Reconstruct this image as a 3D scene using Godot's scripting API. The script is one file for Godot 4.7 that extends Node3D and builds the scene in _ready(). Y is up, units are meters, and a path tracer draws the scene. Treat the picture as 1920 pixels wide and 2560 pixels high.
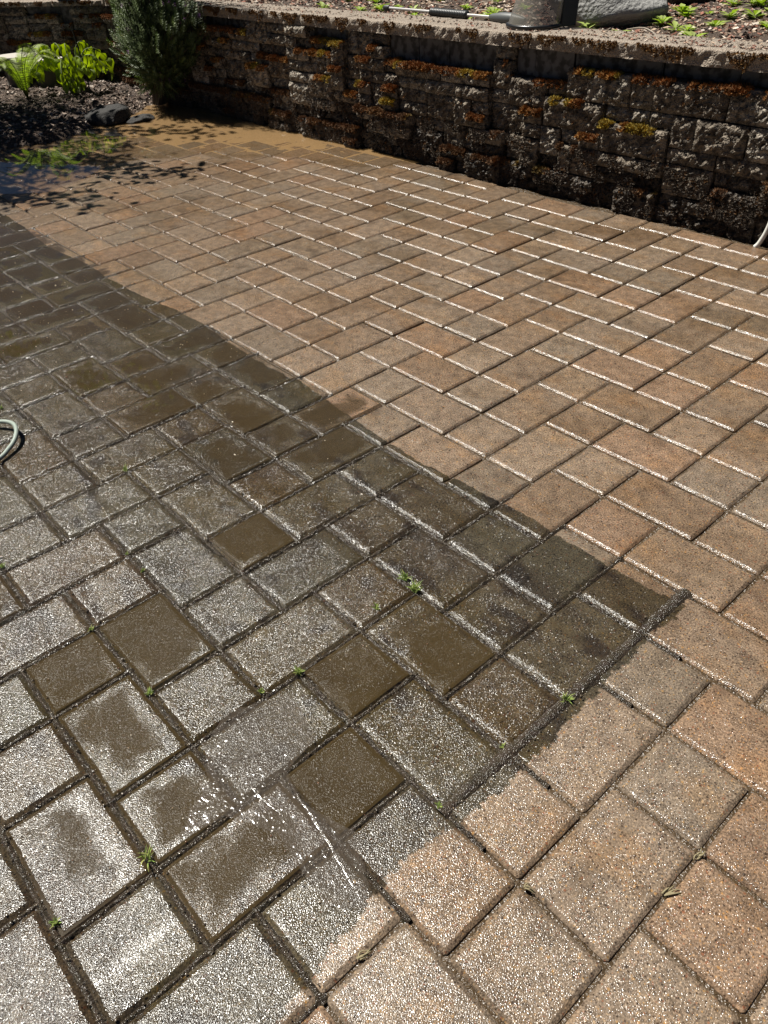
extends Node3D

const U := 0.1            # paving module, metres
const SUN_DIR := Vector3(-0.132, 0.882, -0.453)   # towards the sun
var rng := RandomNumberGenerator.new()
var noise := FastNoiseLite.new()      # coarse
var fine := FastNoiseLite.new()       # fine
var taken := {}
var dirty_pavers := []

# ------------------------------------------------------------------ mesh builder
class MB:
	var v := PackedVector3Array()
	var uv := PackedVector2Array()
	var uv2 := PackedVector2Array()
	var c := PackedColorArray()
	var ix := PackedInt32Array()
	var coloured := false
	var mapped := false
	func vert(p: Vector3, col := Color.WHITE, t := Vector2.ZERO, t2 := Vector2.ZERO) -> int:
		v.append(p); c.append(col); uv.append(t); uv2.append(t2)
		return v.size() - 1
	func tri(a: int, b: int, d: int) -> void:      # clockwise from the front
		ix.append(a); ix.append(b); ix.append(d)
	func quad(a: int, b: int, d: int, e: int) -> void:
		tri(a, b, d); tri(a, d, e)
	func mesh(flat := false) -> ArrayMesh:
		var n := PackedVector3Array()
		if flat:
			var nv := PackedVector3Array(); var nc := PackedColorArray(); var nu := PackedVector2Array(); var nu2 := PackedVector2Array()
			for k in ix:
				nv.append(v[k]); nc.append(c[k]); nu.append(uv[k]); nu2.append(uv2[k])
			v = nv; c = nc; uv = nu; uv2 = nu2
			ix = PackedInt32Array(range(v.size()))
		n.resize(v.size())
		for k in range(0, ix.size(), 3):
			var a := ix[k]; var b := ix[k + 1]; var d := ix[k + 2]
			var m := (v[d] - v[a]).cross(v[b] - v[a])
			n[a] += m; n[b] += m; n[d] += m
		for k in n.size():
			n[k] = n[k].normalized() if n[k].length_squared() > 1e-24 else Vector3.UP
		var arr := []
		arr.resize(Mesh.ARRAY_MAX)
		arr[Mesh.ARRAY_VERTEX] = v; arr[Mesh.ARRAY_NORMAL] = n; arr[Mesh.ARRAY_INDEX] = ix
		if coloured: arr[Mesh.ARRAY_COLOR] = c
		if mapped:
			arr[Mesh.ARRAY_TEX_UV] = uv; arr[Mesh.ARRAY_TEX_UV2] = uv2
		var am := ArrayMesh.new()
		am.add_surface_from_arrays(Mesh.PRIMITIVE_TRIANGLES, arr)
		return am

func tube(mb: MB, pts: Array, radii: Array, sides := 8, col := Color.WHITE) -> void:
	var rings := []
	var ref := Vector3.UP
	for k in pts.size():
		var d: Vector3 = (pts[mini(k + 1, pts.size() - 1)] - pts[maxi(k - 1, 0)]).normalized()
		if absf(d.dot(ref)) > 0.95: ref = Vector3.RIGHT
		var s := d.cross(ref).normalized(); var t := s.cross(d).normalized()
		ref = t
		var ring := []
		for j in sides:
			var a := TAU * j / sides
			ring.append(mb.vert(pts[k] + (s * cos(a) + t * sin(a)) * radii[k], col))
		rings.append(ring)
	for k in rings.size() - 1:
		for j in sides:
			var j2 := (j + 1) % sides
			mb.quad(rings[k][j], rings[k][j2], rings[k + 1][j2], rings[k + 1][j])
	for e in [0, rings.size() - 1]:
		var m := mb.vert(pts[e], col)
		for j in sides:
			var j2 := (j + 1) % sides
			if e == 0: mb.tri(m, rings[e][j2], rings[e][j])
			else: mb.tri(m, rings[e][j], rings[e][j2])

func spline(ctrl: Array, n: int) -> Array:
	var out := []
	var m := ctrl.size()
	for i in m - 1:
		var p0: Vector3 = ctrl[maxi(i - 1, 0)]; var p1: Vector3 = ctrl[i]; var p2: Vector3 = ctrl[i + 1]; var p3: Vector3 = ctrl[mini(i + 2, m - 1)]
		for k in n:
			out.append(p1.cubic_interpolate(p2, p0, p3, float(k) / n))
	out.append(ctrl[m - 1])
	return out

# ------------------------------------------------------------------ scene helpers
func numbered(called: String) -> String:
	if not taken.has(called):
		taken[called] = 0
		return called
	taken[called] += 1
	return "%s_%03d" % [called, taken[called]]

func mi(called: String, m: Mesh, mat: Material, parent: Node = null) -> MeshInstance3D:
	var o := MeshInstance3D.new()
	o.mesh = m
	if mat: o.material_override = mat
	o.name = called if parent else numbered(called)
	(parent if parent else self).add_child(o, true)
	return o

func base(called: String, at: Vector3, turn := 0.0) -> Node3D:
	var o := Node3D.new()
	o.name = numbered(called)
	o.position = at
	o.rotation.y = turn
	add_child(o, true)
	return o

func tag(o: Node, label: String, category: String, group := "", kind := "") -> void:
	if label: o.set_meta("label", label)
	if category: o.set_meta("category", category)
	if group: o.set_meta("group", group)
	if kind: o.set_meta("kind", kind)

func scatter(called: String, m: Mesh, mat: Material, xf: Array, cols: Array, parent: Node = null) -> MultiMeshInstance3D:
	var mm := MultiMesh.new()
	mm.transform_format = MultiMesh.TRANSFORM_3D
	mm.use_colors = cols.size() > 0
	mm.mesh = m
	mm.instance_count = xf.size()
	for k in xf.size():
		mm.set_instance_transform(k, xf[k])
		if cols.size(): mm.set_instance_color(k, cols[k])
	var o := MultiMeshInstance3D.new()
	o.multimesh = mm
	o.material_override = mat
	o.name = called if parent else numbered(called)
	(parent if parent else self).add_child(o, true)
	o.set_meta("kind", "stuff")
	return o

func lin(r: float, g: float, b: float, a := 1.0) -> Color:
	var c := Color(r, g, b).linear_to_srgb()
	c.a = a
	return c

func mat(r: float, g: float, b: float, rough := 0.8) -> StandardMaterial3D:
	var m := StandardMaterial3D.new()
	m.albedo_color = lin(r, g, b)
	m.roughness = rough
	return m

func tinted(rough := 0.8) -> StandardMaterial3D:
	var m := mat(1, 1, 1, rough)
	m.vertex_color_use_as_albedo = true
	return m

func noise_image(size: int, freq: float, octaves: int, sd: int, kind := FastNoiseLite.TYPE_SIMPLEX_SMOOTH) -> Image:
	var f := FastNoiseLite.new()
	f.noise_type = kind
	f.frequency = freq
	f.seed = sd
	f.fractal_type = FastNoiseLite.FRACTAL_FBM if octaves > 1 else FastNoiseLite.FRACTAL_NONE
	f.fractal_octaves = octaves
	return f.get_seamless_image(size, size)

func relief(m: StandardMaterial3D, img: Image, centimetres: float, scale := 0.0) -> void:
	m.heightmap_enabled = true
	m.heightmap_texture = ImageTexture.create_from_image(img)
	m.heightmap_scale = centimetres
	if scale > 0.0:
		m.uv1_triplanar = true
		m.uv1_world_triplanar = true
		m.uv1_scale = Vector3.ONE * scale

func cloud(size: int, img: Image, col: Color, lo: float, hi: float, most := 1.0) -> Image:
	var d := img.get_data()
	var o := PackedByteArray()
	o.resize(size * size * 4)
	var r := int(col.r * 255); var g := int(col.g * 255); var b := int(col.b * 255)
	for k in size * size:
		var t := clampf((d[k] / 255.0 - lo) / (hi - lo), 0.0, 1.0)
		o[k * 4] = r; o[k * 4 + 1] = g; o[k * 4 + 2] = b; o[k * 4 + 3] = int(255 * most * t * t * (3 - 2 * t))
	return Image.create_from_data(size, size, false, Image.FORMAT_RGBA8, o)

func rnd(a: float, b: float) -> float:
	return rng.randf_range(a, b)

func ss(a: float, b: float, x: float) -> float:
	return smoothstep(a, b, x)

# ------------------------------------------------------------------ the washed line
func is_dirty(x: float, z: float) -> bool:
	return x < dirt_x(z) and z < dirt_z(x)

func dirt_x(z: float) -> float:
	return 0.862 + 0.022 * sin(z * 2.1 + 0.6) + 0.012 * sin(z * 6.3) + 0.009 * noise.get_noise_2d(z * 300.0, 3.0) + 0.004 * noise.get_noise_2d(z * 1500.0, 9.0)

func dirt_z(x: float) -> float:
	return -0.165 + 0.012 * sin(x * 7.0) + 0.012 * noise.get_noise_2d(x * 500.0, 40.0) + 0.01 * noise.get_noise_2d(x * 2500.0, 70.0) + (0.05 * ss(-0.1, -0.6, x))

const MX0 := -1.8
const MXW := 5.3
const MZ0 := -7.6
const MZW := 9.0

func macro_map() -> Image:
	var n := 2048
	var clean := Image.create(512, 512, false, Image.FORMAT_RGBA8)
	clean.fill(Color(0.93, 0.93, 0.93))
	clean.blend_rect(cloud(512, noise_image(512, 0.018, 4, 11), Color(0.78, 0.74, 0.68), 0.5, 0.8, 0.55), Rect2i(0, 0, 512, 512), Vector2i.ZERO)
	clean.blend_rect(cloud(512, noise_image(512, 0.045, 3, 12), Color(1.0, 0.97, 0.92), 0.52, 0.8, 0.5), Rect2i(0, 0, 512, 512), Vector2i.ZERO)
	clean.blend_rect(cloud(512, noise_image(512, 0.06, 4, 15), Color(0.62, 0.6, 0.58), 0.6, 0.82, 0.35), Rect2i(0, 0, 512, 512), Vector2i.ZERO)
	clean.blend_rect(cloud(512, noise_image(512, 0.05, 4, 16), Color(1.0, 0.9, 0.77), 0.6, 0.82, 0.35), Rect2i(0, 0, 512, 512), Vector2i.ZERO)
	var dirty := Image.create(512, 512, false, Image.FORMAT_RGBA8)
	dirty.fill(Color(0.55, 0.57, 0.54))
	dirty.blend_rect(cloud(512, noise_image(512, 0.02, 4, 21), Color(0.48, 0.47, 0.355), 0.42, 0.75, 0.85), Rect2i(0, 0, 512, 512), Vector2i.ZERO)
	dirty.blend_rect(cloud(512, noise_image(512, 0.03, 4, 22), Color(0.44, 0.44, 0.425), 0.5, 0.75, 0.7), Rect2i(0, 0, 512, 512), Vector2i.ZERO)
	dirty.blend_rect(cloud(512, noise_image(512, 0.05, 4, 23), Color(0.60, 0.61, 0.54), 0.6, 0.85, 0.6), Rect2i(0, 0, 512, 512), Vector2i.ZERO)
	dirty.blend_rect(cloud(512, noise_image(512, 0.07, 4, 24), Color(0.33, 0.33, 0.34), 0.62, 0.8, 0.7), Rect2i(0, 0, 512, 512), Vector2i.ZERO)
	clean.resize(n, n, Image.INTERPOLATE_CUBIC)
	dirty.resize(n, n, Image.INTERPOLATE_CUBIC)
	for row in n:
		var z := MZ0 + MZW * (row + 0.5) / n
		if z > 0.2: break
		var x1 := int((dirt_x(z) - MX0) / MXW * n)
		if z < -0.24:
			clean.blit_rect(dirty, Rect2i(0, row, x1, 1), Vector2i(0, row))
		else:
			var col := 0
			while col < x1:
				var x := MX0 + MXW * (col + 2.0) / n
				if z < dirt_z(x):
					clean.blit_rect(dirty, Rect2i(col, row, 4, 1), Vector2i(col, row))
				col += 4
	clean.convert(Image.FORMAT_RGB8)
	return clean

func grain_map() -> Array:
	var n := 1024
	var a := noise_image(n, 0.11, 3, 31).get_data()
	var b := noise_image(n, 0.012, 3, 32).get_data()
	var o := PackedByteArray()
	o.resize(n * n * 3)
	var r := RandomNumberGenerator.new()
	r.seed = 7
	for k in n * n:
		var g := 150.0 + (a[k] - 128) * 0.42 + (b[k] - 128) * 0.16 + r.randf_range(-14, 14)
		o[k * 3] = int(clampf(g, 0, 255)); o[k * 3 + 1] = int(clampf(g * 0.995, 0, 255)); o[k * 3 + 2] = int(clampf(g * 0.985, 0, 255))
	var tones := [Color(0.2, 0.19, 0.19), Color(0.3, 0.27, 0.25), Color(0.95, 0.82, 0.58), Color(1.0, 0.97, 0.9), Color(0.72, 0.52, 0.44), Color(0.75, 0.74, 0.73), Color(0.36, 0.33, 0.33)]
	for k in 12000:
		var x0 := r.randi_range(0, n - 1); var y0 := r.randi_range(0, n - 1)
		var rad := r.randf_range(0.8, 2.9) if r.randf() < 0.92 else r.randf_range(2.5, 4.5)
		var t: Color = tones[r.randi_range(0, 6)]
		var ri := int(ceil(rad))
		for dy in range(-ri, ri + 1):
			for dx in range(-ri, ri + 1):
				if dx * dx + dy * dy * r.randf_range(0.8, 1.4) > rad * rad: continue
				var at := (((y0 + dy) & 1023) * 1024 + ((x0 + dx) & 1023)) * 3
				o[at] = int(lerpf(o[at], t.r * 225, 0.65)); o[at + 1] = int(lerpf(o[at + 1], t.g * 225, 0.65)); o[at + 2] = int(lerpf(o[at + 2], t.b * 225, 0.65))
	var col := Image.create_from_data(n, n, false, Image.FORMAT_RGB8, o)
	return [col, noise_image(n, 0.19, 2, 33)]

# ------------------------------------------------------------------ paving
func pieces() -> Array:
	var out := []
	for b in range(-12, 8):
		for a in range(-40, 41):
			var ox := 2 * a + 5 * b
			var oz := -2 * a + 5 * b
			for t in [[0, 0, 3, 2], [3, 0, 2, 2], [0, -2, 2, 2], [-2, -3, 2, 3]]:
				out.append([ox + t[0], oz + t[1], t[2], t[3]])
	return out

func seen_by_lens(p: Vector3, cam: Camera3D) -> Vector3:
	var q := cam.transform.affine_inverse() * p
	if q.z > -0.08: return Vector3(9, 9, 9)
	var t := tan(deg_to_rad(cam.fov) / 2.0)
	return Vector3(q.x / -q.z / t / 0.75, q.y / -q.z / t, -q.z)

func paver(mb: MB, centre: Vector3, w: float, d: float, tint: Color, xf: Transform3D, uv_off: Vector2, uv_turn: int, worn: float) -> void:
	# rounded rectangle of rings: foot, arris, shoulder, face
	var per := []
	var r := 0.006 + worn * 0.002
	var nw := maxi(4, int(w / 0.028)); var nd := maxi(4, int(d / 0.028))
	var hw := w / 2; var hd := d / 2
	var corners := [Vector2(hw, hd), Vector2(-hw, hd), Vector2(-hw, -hd), Vector2(hw, -hd)]
	for s in 4:
		var a: Vector2 = corners[s]; var b: Vector2 = corners[(s + 1) % 4]
		var dir := (b - a).normalized(); var inn := Vector2(-dir.y, dir.x)
		if inn.dot(-a) < 0: inn = -inn
		var n := nw if s % 2 == 0 else nd
		for k in n + 1:
			var p := a + dir * (r + ((b - a).length() - 2 * r) * k / n)
			per.append([p, inn])
	var rings := []
	var prof := [[-0.045, 0.0], [-0.009, 0.0], [-0.0062, 0.0008], [-0.0012, 0.0082], [0.0, 0.0108]]
	for pr in prof:
		var ring := []
		for e in per:
			var p0: Vector2 = e[0]; var inn: Vector2 = e[1]
			var wob := fine.get_noise_2d((centre.x + p0.x) * 900.0, (centre.z + p0.y) * 900.0)
			var chip := maxf(0.0, fine.get_noise_2d((centre.x + p0.x) * 300.0 + 77.0, (centre.z + p0.y) * 300.0) - 0.35)
			var ins: float = pr[1] * (1.0 + worn * 0.2) + 0.0009 * wob + chip * 0.006
			var p := Vector2(clampf(p0.x, -hw + ins, hw - ins), clampf(p0.y, -hd + ins, hd - ins))
			var y: float = pr[0] + (wob * 0.0005 - chip * 0.004 if pr[0] > -0.01 and pr[0] < -0.0001 else 0.0)
			var wpos := xf * Vector3(p.x, y, p.y)
			var t := Vector2(centre.x + p.x, centre.z + p.y) / 0.7
			if uv_turn == 1: t = Vector2(-t.y, t.x)
			elif uv_turn == 2: t = -t
			ring.append(mb.vert(wpos, tint, t + uv_off, Vector2((centre.x + p.x - MX0) / MXW, (centre.z + p.y - MZ0) / MZW)))
		rings.append(ring)
	var m := per.size()
	for k in rings.size() - 1:
		for j in m:
			var j2 := (j + 1) % m
			mb.quad(rings[k][j], rings[k + 1][j], rings[k + 1][j2], rings[k][j2])
	var t0 := Vector2(centre.x, centre.z) / 0.7
	if uv_turn == 1: t0 = Vector2(-t0.y, t0.x)
	elif uv_turn == 2: t0 = -t0
	if worn > 0.0:
		for ins in [0.024, 0.038, 0.054, 0.07, 0.084]:
			var ring := []
			for e in per:
				var p0: Vector2 = e[0]
				var p := Vector2(clampf(p0.x, -hw + ins, hw - ins), clampf(p0.y, -hd + ins, hd - ins))
				var y := -0.0013 * ss(0.01, 0.08, ins) + 0.0011 * noise.get_noise_2d((centre.x + p.x) * 520.0, (centre.z + p.y) * 520.0) + 0.0005 * fine.get_noise_2d((centre.x + p.x) * 1200.0, (centre.z + p.y) * 1200.0)
				var t := Vector2(centre.x + p.x, centre.z + p.y) / 0.7
				if uv_turn == 1: t = Vector2(-t.y, t.x)
				elif uv_turn == 2: t = -t
				ring.append(mb.vert(xf * Vector3(p.x, y, p.y), tint, t + uv_off, Vector2((centre.x + p.x - MX0) / MXW, (centre.z + p.y - MZ0) / MZW)))
			var last: Array = rings[rings.size() - 1]
			for j in m: mb.quad(last[j], ring[j], ring[(j + 1) % m], last[(j + 1) % m])
			rings.append(ring)
	var top: Array = rings[rings.size() - 1]
	var mid := mb.vert(xf * Vector3(0, -0.0013 if worn > 0.0 else -0.0006, 0), tint, t0 + uv_off, Vector2((centre.x - MX0) / MXW, (centre.z - MZ0) / MZW))
	for j in m:
		mb.tri(mid, top[(j + 1) % m], top[j])

func build_patio(cam: Camera3D) -> void:
	var grain := grain_map()
	var m := tinted(0.2)
	m.albedo_texture = ImageTexture.create_from_image(grain[0])
	m.detail_enabled = true
	m.detail_albedo = ImageTexture.create_from_image(macro_map())
	m.detail_blend_mode = BaseMaterial3D.BLEND_MODE_MUL
	m.detail_uv_layer = BaseMaterial3D.DETAIL_UV_2
	m.metallic_specular = 0.46
	relief(m, grain[1], PAVER_RELIEF)
	var patio := base("patio", Vector3(1.2, 0, -2.6))
	patio.set_meta("kind", "structure")
	var list := []
	for t in pieces():
		var x0: float = t[0] * U; var z0: float = t[1] * U
		var x1: float = minf(x0 + t[2] * U, 3.33); var z1: float = z0 + t[3] * U
		if x1 - x0 < 0.04 or z0 < -8.0 or x0 < -2.2 or z1 > 1.6: continue
		if z1 < bed_front((x0 + x1) / 2) - 0.15: continue
		var best := 9.0
		var lo := Vector2(9, 9); var hi := Vector2(-9, -9)
		for cx in [x0, x1]:
			for cz in [z0, z1]:
				var s := seen_by_lens(Vector3(cx, 0, cz), cam)
				best = minf(best, maxf(absf(s.x), absf(s.y)))
				lo = lo.min(Vector2(s.x, s.y)); hi = hi.max(Vector2(s.x, s.y))
		if best > 1.6 and not (lo.x < 1.0 and hi.x > -1.0 and lo.y < 1.0 and hi.y > -1.0): continue
		var inside := Rect2(-1, -1, 2, 2).intersection(Rect2(lo, hi - lo)) if best < 5.0 else Rect2()
		list.append([x0, x1, z0, z1, inside.get_area()])
	list.sort_custom(func(p, q): return p[4] > q[4] if p[4] != q[4] else (p[0] * 100 + p[2] > q[0] * 100 + q[2]))
	var rest := MB.new()
	rest.coloured = true; rest.mapped = true
	var kept := 0
	for e in list:
		var x0: float = e[0]; var x1: float = e[1]; var z0: float = e[2]; var z1: float = e[3]
		var c := Vector3((x0 + x1) / 2, 0, (z0 + z1) / 2)
		var r := RandomNumberGenerator.new()
		r.seed = int((c.x + 20) * 1000) * 7919 + int((c.z + 20) * 1000)
		for k in 3: r.randf()
		var k := r.randf()
		var tint := Color(0.385, 0.268, 0.178)
		if k < 0.22: tint = Color(0.415, 0.265, 0.165)
		elif k < 0.42: tint = Color(0.355, 0.265, 0.19)
		elif k < 0.56: tint = Color(0.41, 0.295, 0.205)
		elif k < 0.66: tint = Color(0.36, 0.24, 0.152)
		var grey := (tint.r + tint.g + tint.b) / 3.0
		tint = tint.lerp(Color(grey, grey, grey), 0.2) * (0.96 + 0.17 * r.randf()) * 1.44
		tint *= Color(1.02, 1.0, 0.955)
		var dirt := is_dirty(c.x, c.z)
		var y := r.randf_range(-0.0016, 0.0016) + (0.0035 if r.randf() < 0.08 else 0.0)
		y -= 0.006 * ss(2.0, 3.2, c.x) * ss(-4.0, -6.5, c.z)
		var tilt := Basis.from_euler(Vector3(r.randf_range(-0.008, 0.008), r.randf_range(-0.004, 0.004), r.randf_range(-0.008, 0.008)))
		var gap := 0.0078
		var off := Vector2(r.randf(), r.randf())
		var turn := r.randi_range(0, 2)
		var xf := Transform3D(tilt, Vector3(0, y, 0))
		if dirt: dirty_pavers.append([x0, x1, z0, z1, y, tilt])
		if kept < 300:
			kept += 1
			var mb := MB.new()
			mb.coloured = true; mb.mapped = true
			paver(mb, c, x1 - x0 - gap, z1 - z0 - gap, tint, xf, off, turn, 1.0 if dirt else 0.0)
			var o := mi("paver", mb.mesh(), m, patio)
			o.position = c - patio.position
		else:
			xf.origin += c - patio.position
			paver(rest, c, x1 - x0 - gap, z1 - z0 - gap, tint, xf, off, turn, 1.0 if dirt else 0.0)
	var far := mi("paver_field", rest.mesh(), m, patio)
	far.set_meta("kind", "stuff")
	# sand bed under the joints
	var sm := mat(0.062, 0.041, 0.022, 0.3)
	relief(sm, noise_image(256, 0.06, 3, 41), 0.5, 6.0)
	var sb := MB.new()
	var nx := 120; var nz := 200
	for j in nz + 1:
		for i in nx + 1:
			var x := -2.3 + 5.68 * i / nx; var z := -7.6 + 9.3 * j / nz
			sb.vert(Vector3(x, -0.0098 + 0.003 * noise.get_noise_2d(x * 400, z * 400), z) - patio.position)
	for j in nz:
		for i in nx:
			var a := j * (nx + 1) + i
			sb.quad(a, a + 1, a + nx + 2, a + nx + 1)
	var sand := mi("joint_sand", sb.mesh(), sm, patio)
	sand.set_meta("kind", "stuff")
	# soil and moss standing in the unwashed joints
	var edges := {}
	for e in list:
		var p0 := roundi(e[0] / U); var p1 := roundi(e[1] / U); var q0 := roundi(e[2] / U); var q1 := roundi(e[3] / U)
		for p in range(p0, p1):
			edges[Vector3i(p, q0, 0)] = 1; edges[Vector3i(p, q1, 0)] = 1
		for q in range(q0, q1):
			edges[Vector3i(p0, q, 1)] = 1; edges[Vector3i(p1, q, 1)] = 1
	var jm := MB.new()
	jm.coloured = true
	var grit := []
	var grit_col := []
	rng.seed = 55
	for key in edges:
		var along := Vector3(U, 0, 0) if key.z == 0 else Vector3(0, 0, U)
		var across := Vector3(0, 0, 1) if key.z == 0 else Vector3(-1, 0, 0)
		var start := Vector3(key.x * U, 0, key.y * U)
		var midp := start + along / 2
		if not is_dirty(midp.x - 0.012, midp.z - 0.03) or midp.x < -1.6: continue
		var ridge := 1.0 if (key.z == 0 and key.y == -2 and midp.x > -0.05 and midp.x < 0.92) else 0.0
		var steps := 14 if midp.distance_to(Vector3(-0.6, 0, 0.4)) < 2.6 else 8
		var prev := []
		for s in steps + 1:
			var p := start + along * (-0.1 + 1.2 * float(s) / steps)
			var f := noise.get_noise_2d(p.x * 420.0, p.z * 420.0)
			var g := fine.get_noise_2d(p.x * 1600.0, p.z * 1600.0)
			var half := 0.0053 + 0.004 * f + 0.002 * g + ridge * 0.013
			var lift := -0.0012 + 0.0065 * f + 0.003 * g + ridge * 0.007
			lift *= 1.0
			var cur := []
			for t in [-1.9, -1.0, -0.62, -0.2, 0.2, 0.62, 1.0, 1.9]:
				var lump := 0.0045 * fine.get_noise_3d(p.x * 2600.0, t * 160.0, p.z * 2600.0)
				var y := lerpf(-0.006, lift + lump, 1.0 - pow(absf(t), 2.2)) if absf(t) < 1.0 else (-0.0055 if absf(t) < 1.5 else -0.0095)
				var tone := 0.75 + 0.6 * noise.get_noise_2d(p.x * 900.0 + t * 50.0, p.z * 900.0)
				cur.append(jm.vert(p + across * t * half * (1.0 + 0.25 * fine.get_noise_2d(p.x * 2100.0 + t * 300.0, p.z * 2100.0)) + Vector3(0, y, 0) - patio.position, Color(0.052, 0.04, 0.028) * tone))
			if s > 0:
				for t in 7:
					jm.quad(prev[t], prev[t + 1], cur[t + 1], cur[t])
			prev = cur
		for s in (9 + int(ridge * 24)):
			if rng.randf() < 0.3: continue
			var p := start + along * rng.randf() + across * rng.randfn(0.0, 0.0065 + ridge * 0.01)
			var sc := rnd(0.001, 0.0026) * (1.0 if rng.randf() < 0.9 else 1.5)
			grit.append(Transform3D(Basis.from_euler(Vector3(rnd(0, 6), rnd(0, 6), rnd(0, 6))).scaled(Vector3(sc, sc * rnd(0.6, 1.0), sc)), p + Vector3(0, 0.0012, 0) - patio.position))
			grit_col.append(Color(0.06, 0.047, 0.034) * rnd(0.5, 1.9))
	for k in 2600:
		var x := rnd(-1.0, 0.86); var z := rnd(-4.5, -0.18)
		if not is_dirty(x, z): continue
		var sc := rnd(0.0007, 0.0019) * (1.0 if rng.randf() < 0.96 else 2.0)
		grit.append(Transform3D(Basis.from_euler(Vector3(rnd(0, 6), rnd(0, 6), rnd(0, 6))).scaled(Vector3(sc, sc * rnd(0.5, 1.0), sc * rnd(1.0, 1.8))), Vector3(x, 0.0008, z) - patio.position))
		grit_col.append([Color(0.05, 0.04, 0.03), Color(0.2, 0.15, 0.1), Color(0.4, 0.36, 0.3), Color(0.1, 0.05, 0.03)][rng.randi_range(0, 3)])
	var jmat := tinted(0.22)
	relief(jmat, noise_image(256, 0.09, 2, 42), 0.45, 9.0)
	var soil := mi("joint_soil", jm.mesh(), jmat, patio)
	soil.set_meta("kind", "stuff")
	var gm := MB.new()
	for lev in [[0.0, -1.0], [0.8, -0.6], [1.0, 0.0], [0.75, 0.6], [0.0, 0.95]]:
		for k in 6: gm.vert(Vector3(cos(TAU * k / 6) * lev[0] * (1.0 + 0.2 * (k % 2)), lev[1], sin(TAU * k / 6) * lev[0]))
	for q in 4:
		for k in 6: gm.quad(q * 6 + k, q * 6 + 6 + k, q * 6 + 6 + (k + 1) % 6, q * 6 + (k + 1) % 6)
	scatter("grit", gm.mesh(), tinted(0.12), grit, grit_col, patio)

const PAVER_RELIEF := 0.12

# ------------------------------------------------------------------ walls
func block_mesh(w: float, h: float, depth: float, amp: float, off: Vector3, smooth_face := false) -> ArrayMesh:
	var mb := MB.new()
	var cell := 0.0105
	var nz := maxi(3, int(w / cell)); var ny := maxi(3, int(h / cell))
	if smooth_face:
		nz = 4; ny = 3
	var grid := []
	for i in ny + 1:
		var row := []
		for j in nz + 1:
			var z := -w / 2 + w * j / nz; var y := h * i / ny
			var e := minf(minf(y, h - y), minf(z + w / 2, w / 2 - z))
			var d := amp * (0.9 * noise.get_noise_3d((z + off.z) * 700, (y + off.y) * 700, off.x) + 1.5 * fine.get_noise_3d((z + off.z) * 1400, (y + off.y) * 1400, off.x))
			d += amp * 0.8 * noise.get_noise_3d((z + off.z) * 190, (y + off.y) * 190, off.x + 30)
			var lip := ss(0.0, 0.02, e)
			row.append(mb.vert(Vector3((1.0 - lip) * (0.004 if smooth_face else 0.016) - d * (0.25 + 0.75 * lip), y, z)))
		grid.append(row)
	for i in ny:
		for j in nz:
			mb.quad(grid[i][j], grid[i + 1][j], grid[i + 1][j + 1], grid[i][j + 1])
	# sides, top and bottom run back into the wall
	var edge := []
	for j in nz + 1: edge.append(grid[ny][j])
	for i in range(ny - 1, -1, -1): edge.append(grid[i][nz])
	for j in range(nz - 1, -1, -1): edge.append(grid[0][j])
	for i in range(1, ny): edge.append(grid[i][0])
	var front := []
	var back := []
	for k in edge:
		var p: Vector3 = mb.v[k]
		front.append(mb.vert(p)); back.append(mb.vert(Vector3(depth, p.y, p.z)))
	for k in front.size():
		var k2 := (k + 1) % front.size()
		mb.quad(front[k], back[k], back[k2], front[k2])
	return mb.mesh()

func cap_mesh(w: float, h: float, depth: float, off: Vector3, face: Material, top: Material) -> ArrayMesh:
	var mb := MB.new()
	var mt := MB.new()
	var nz := maxi(6, int(w / 0.015)); var prof := []
	# profile from the foot of the front round to the back of the top
	for k in 6: prof.append(Vector3(0.0, h * k / 6.0, 1.0))
	prof.append(Vector3(0.004, h - 0.006, 0.7)); prof.append(Vector3(0.016, h, 0.25))
	for k in 8: prof.append(Vector3(0.016 + (depth - 0.016) * (k + 1) / 8.0, h, 0.1))
	prof.append(Vector3(depth, 0, 0.0))
	var rows := []
	for p in prof:
		var row := []
		for j in nz + 1:
			var z := -w / 2 + w * j / nz
			var e := minf(z + w / 2, w / 2 - z)
			var d: float = 0.013 * (noise.get_noise_3d((z + off.z) * 700, p.y * 700, off.x) + 0.7 * fine.get_noise_3d((z + off.z) * 1500, p.y * 1500, off.x)) * p.z
			var sag: float = 0.004 * noise.get_noise_3d((z + off.z) * 260, p.x * 260, off.x + 9) * (1.0 if p.y > h * 0.9 else 0.0)
			row.append(mb.vert(Vector3(p.x - d + (1.0 - ss(0.0, 0.012, e)) * 0.008 * p.z, p.y + sag - (1.0 - ss(0.0, 0.008, e)) * 0.004 * (1.0 if p.y > h * 0.8 else 0.0), z)))
		rows.append(row)
	for q in mb.v: mt.vert(q)
	for k in rows.size() - 1:
		for j in nz:
			(mb if k < 6 else mt).quad(rows[k][j], rows[k + 1][j], rows[k + 1][j + 1], rows[k][j + 1])
	for j in [0, nz]:
		var m := mb.vert(Vector3(depth / 2, h / 2, -w / 2 + w * j / nz))
		for k in rows.size():
			var a := mb.vert(mb.v[rows[k][j]]); var b := mb.vert(mb.v[rows[(k + 1) % rows.size()][j]])
			if j == 0: mb.tri(m, b, a)
			else: mb.tri(m, a, b)
	var out := mb.mesh()
	out.add_surface_from_arrays(Mesh.PRIMITIVE_TRIANGLES, mt.mesh().surface_get_arrays(0))
	out.surface_set_material(0, face)
	out.surface_set_material(1, top)
	return out

const CW := 0.14
const CH := 0.0767

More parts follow.
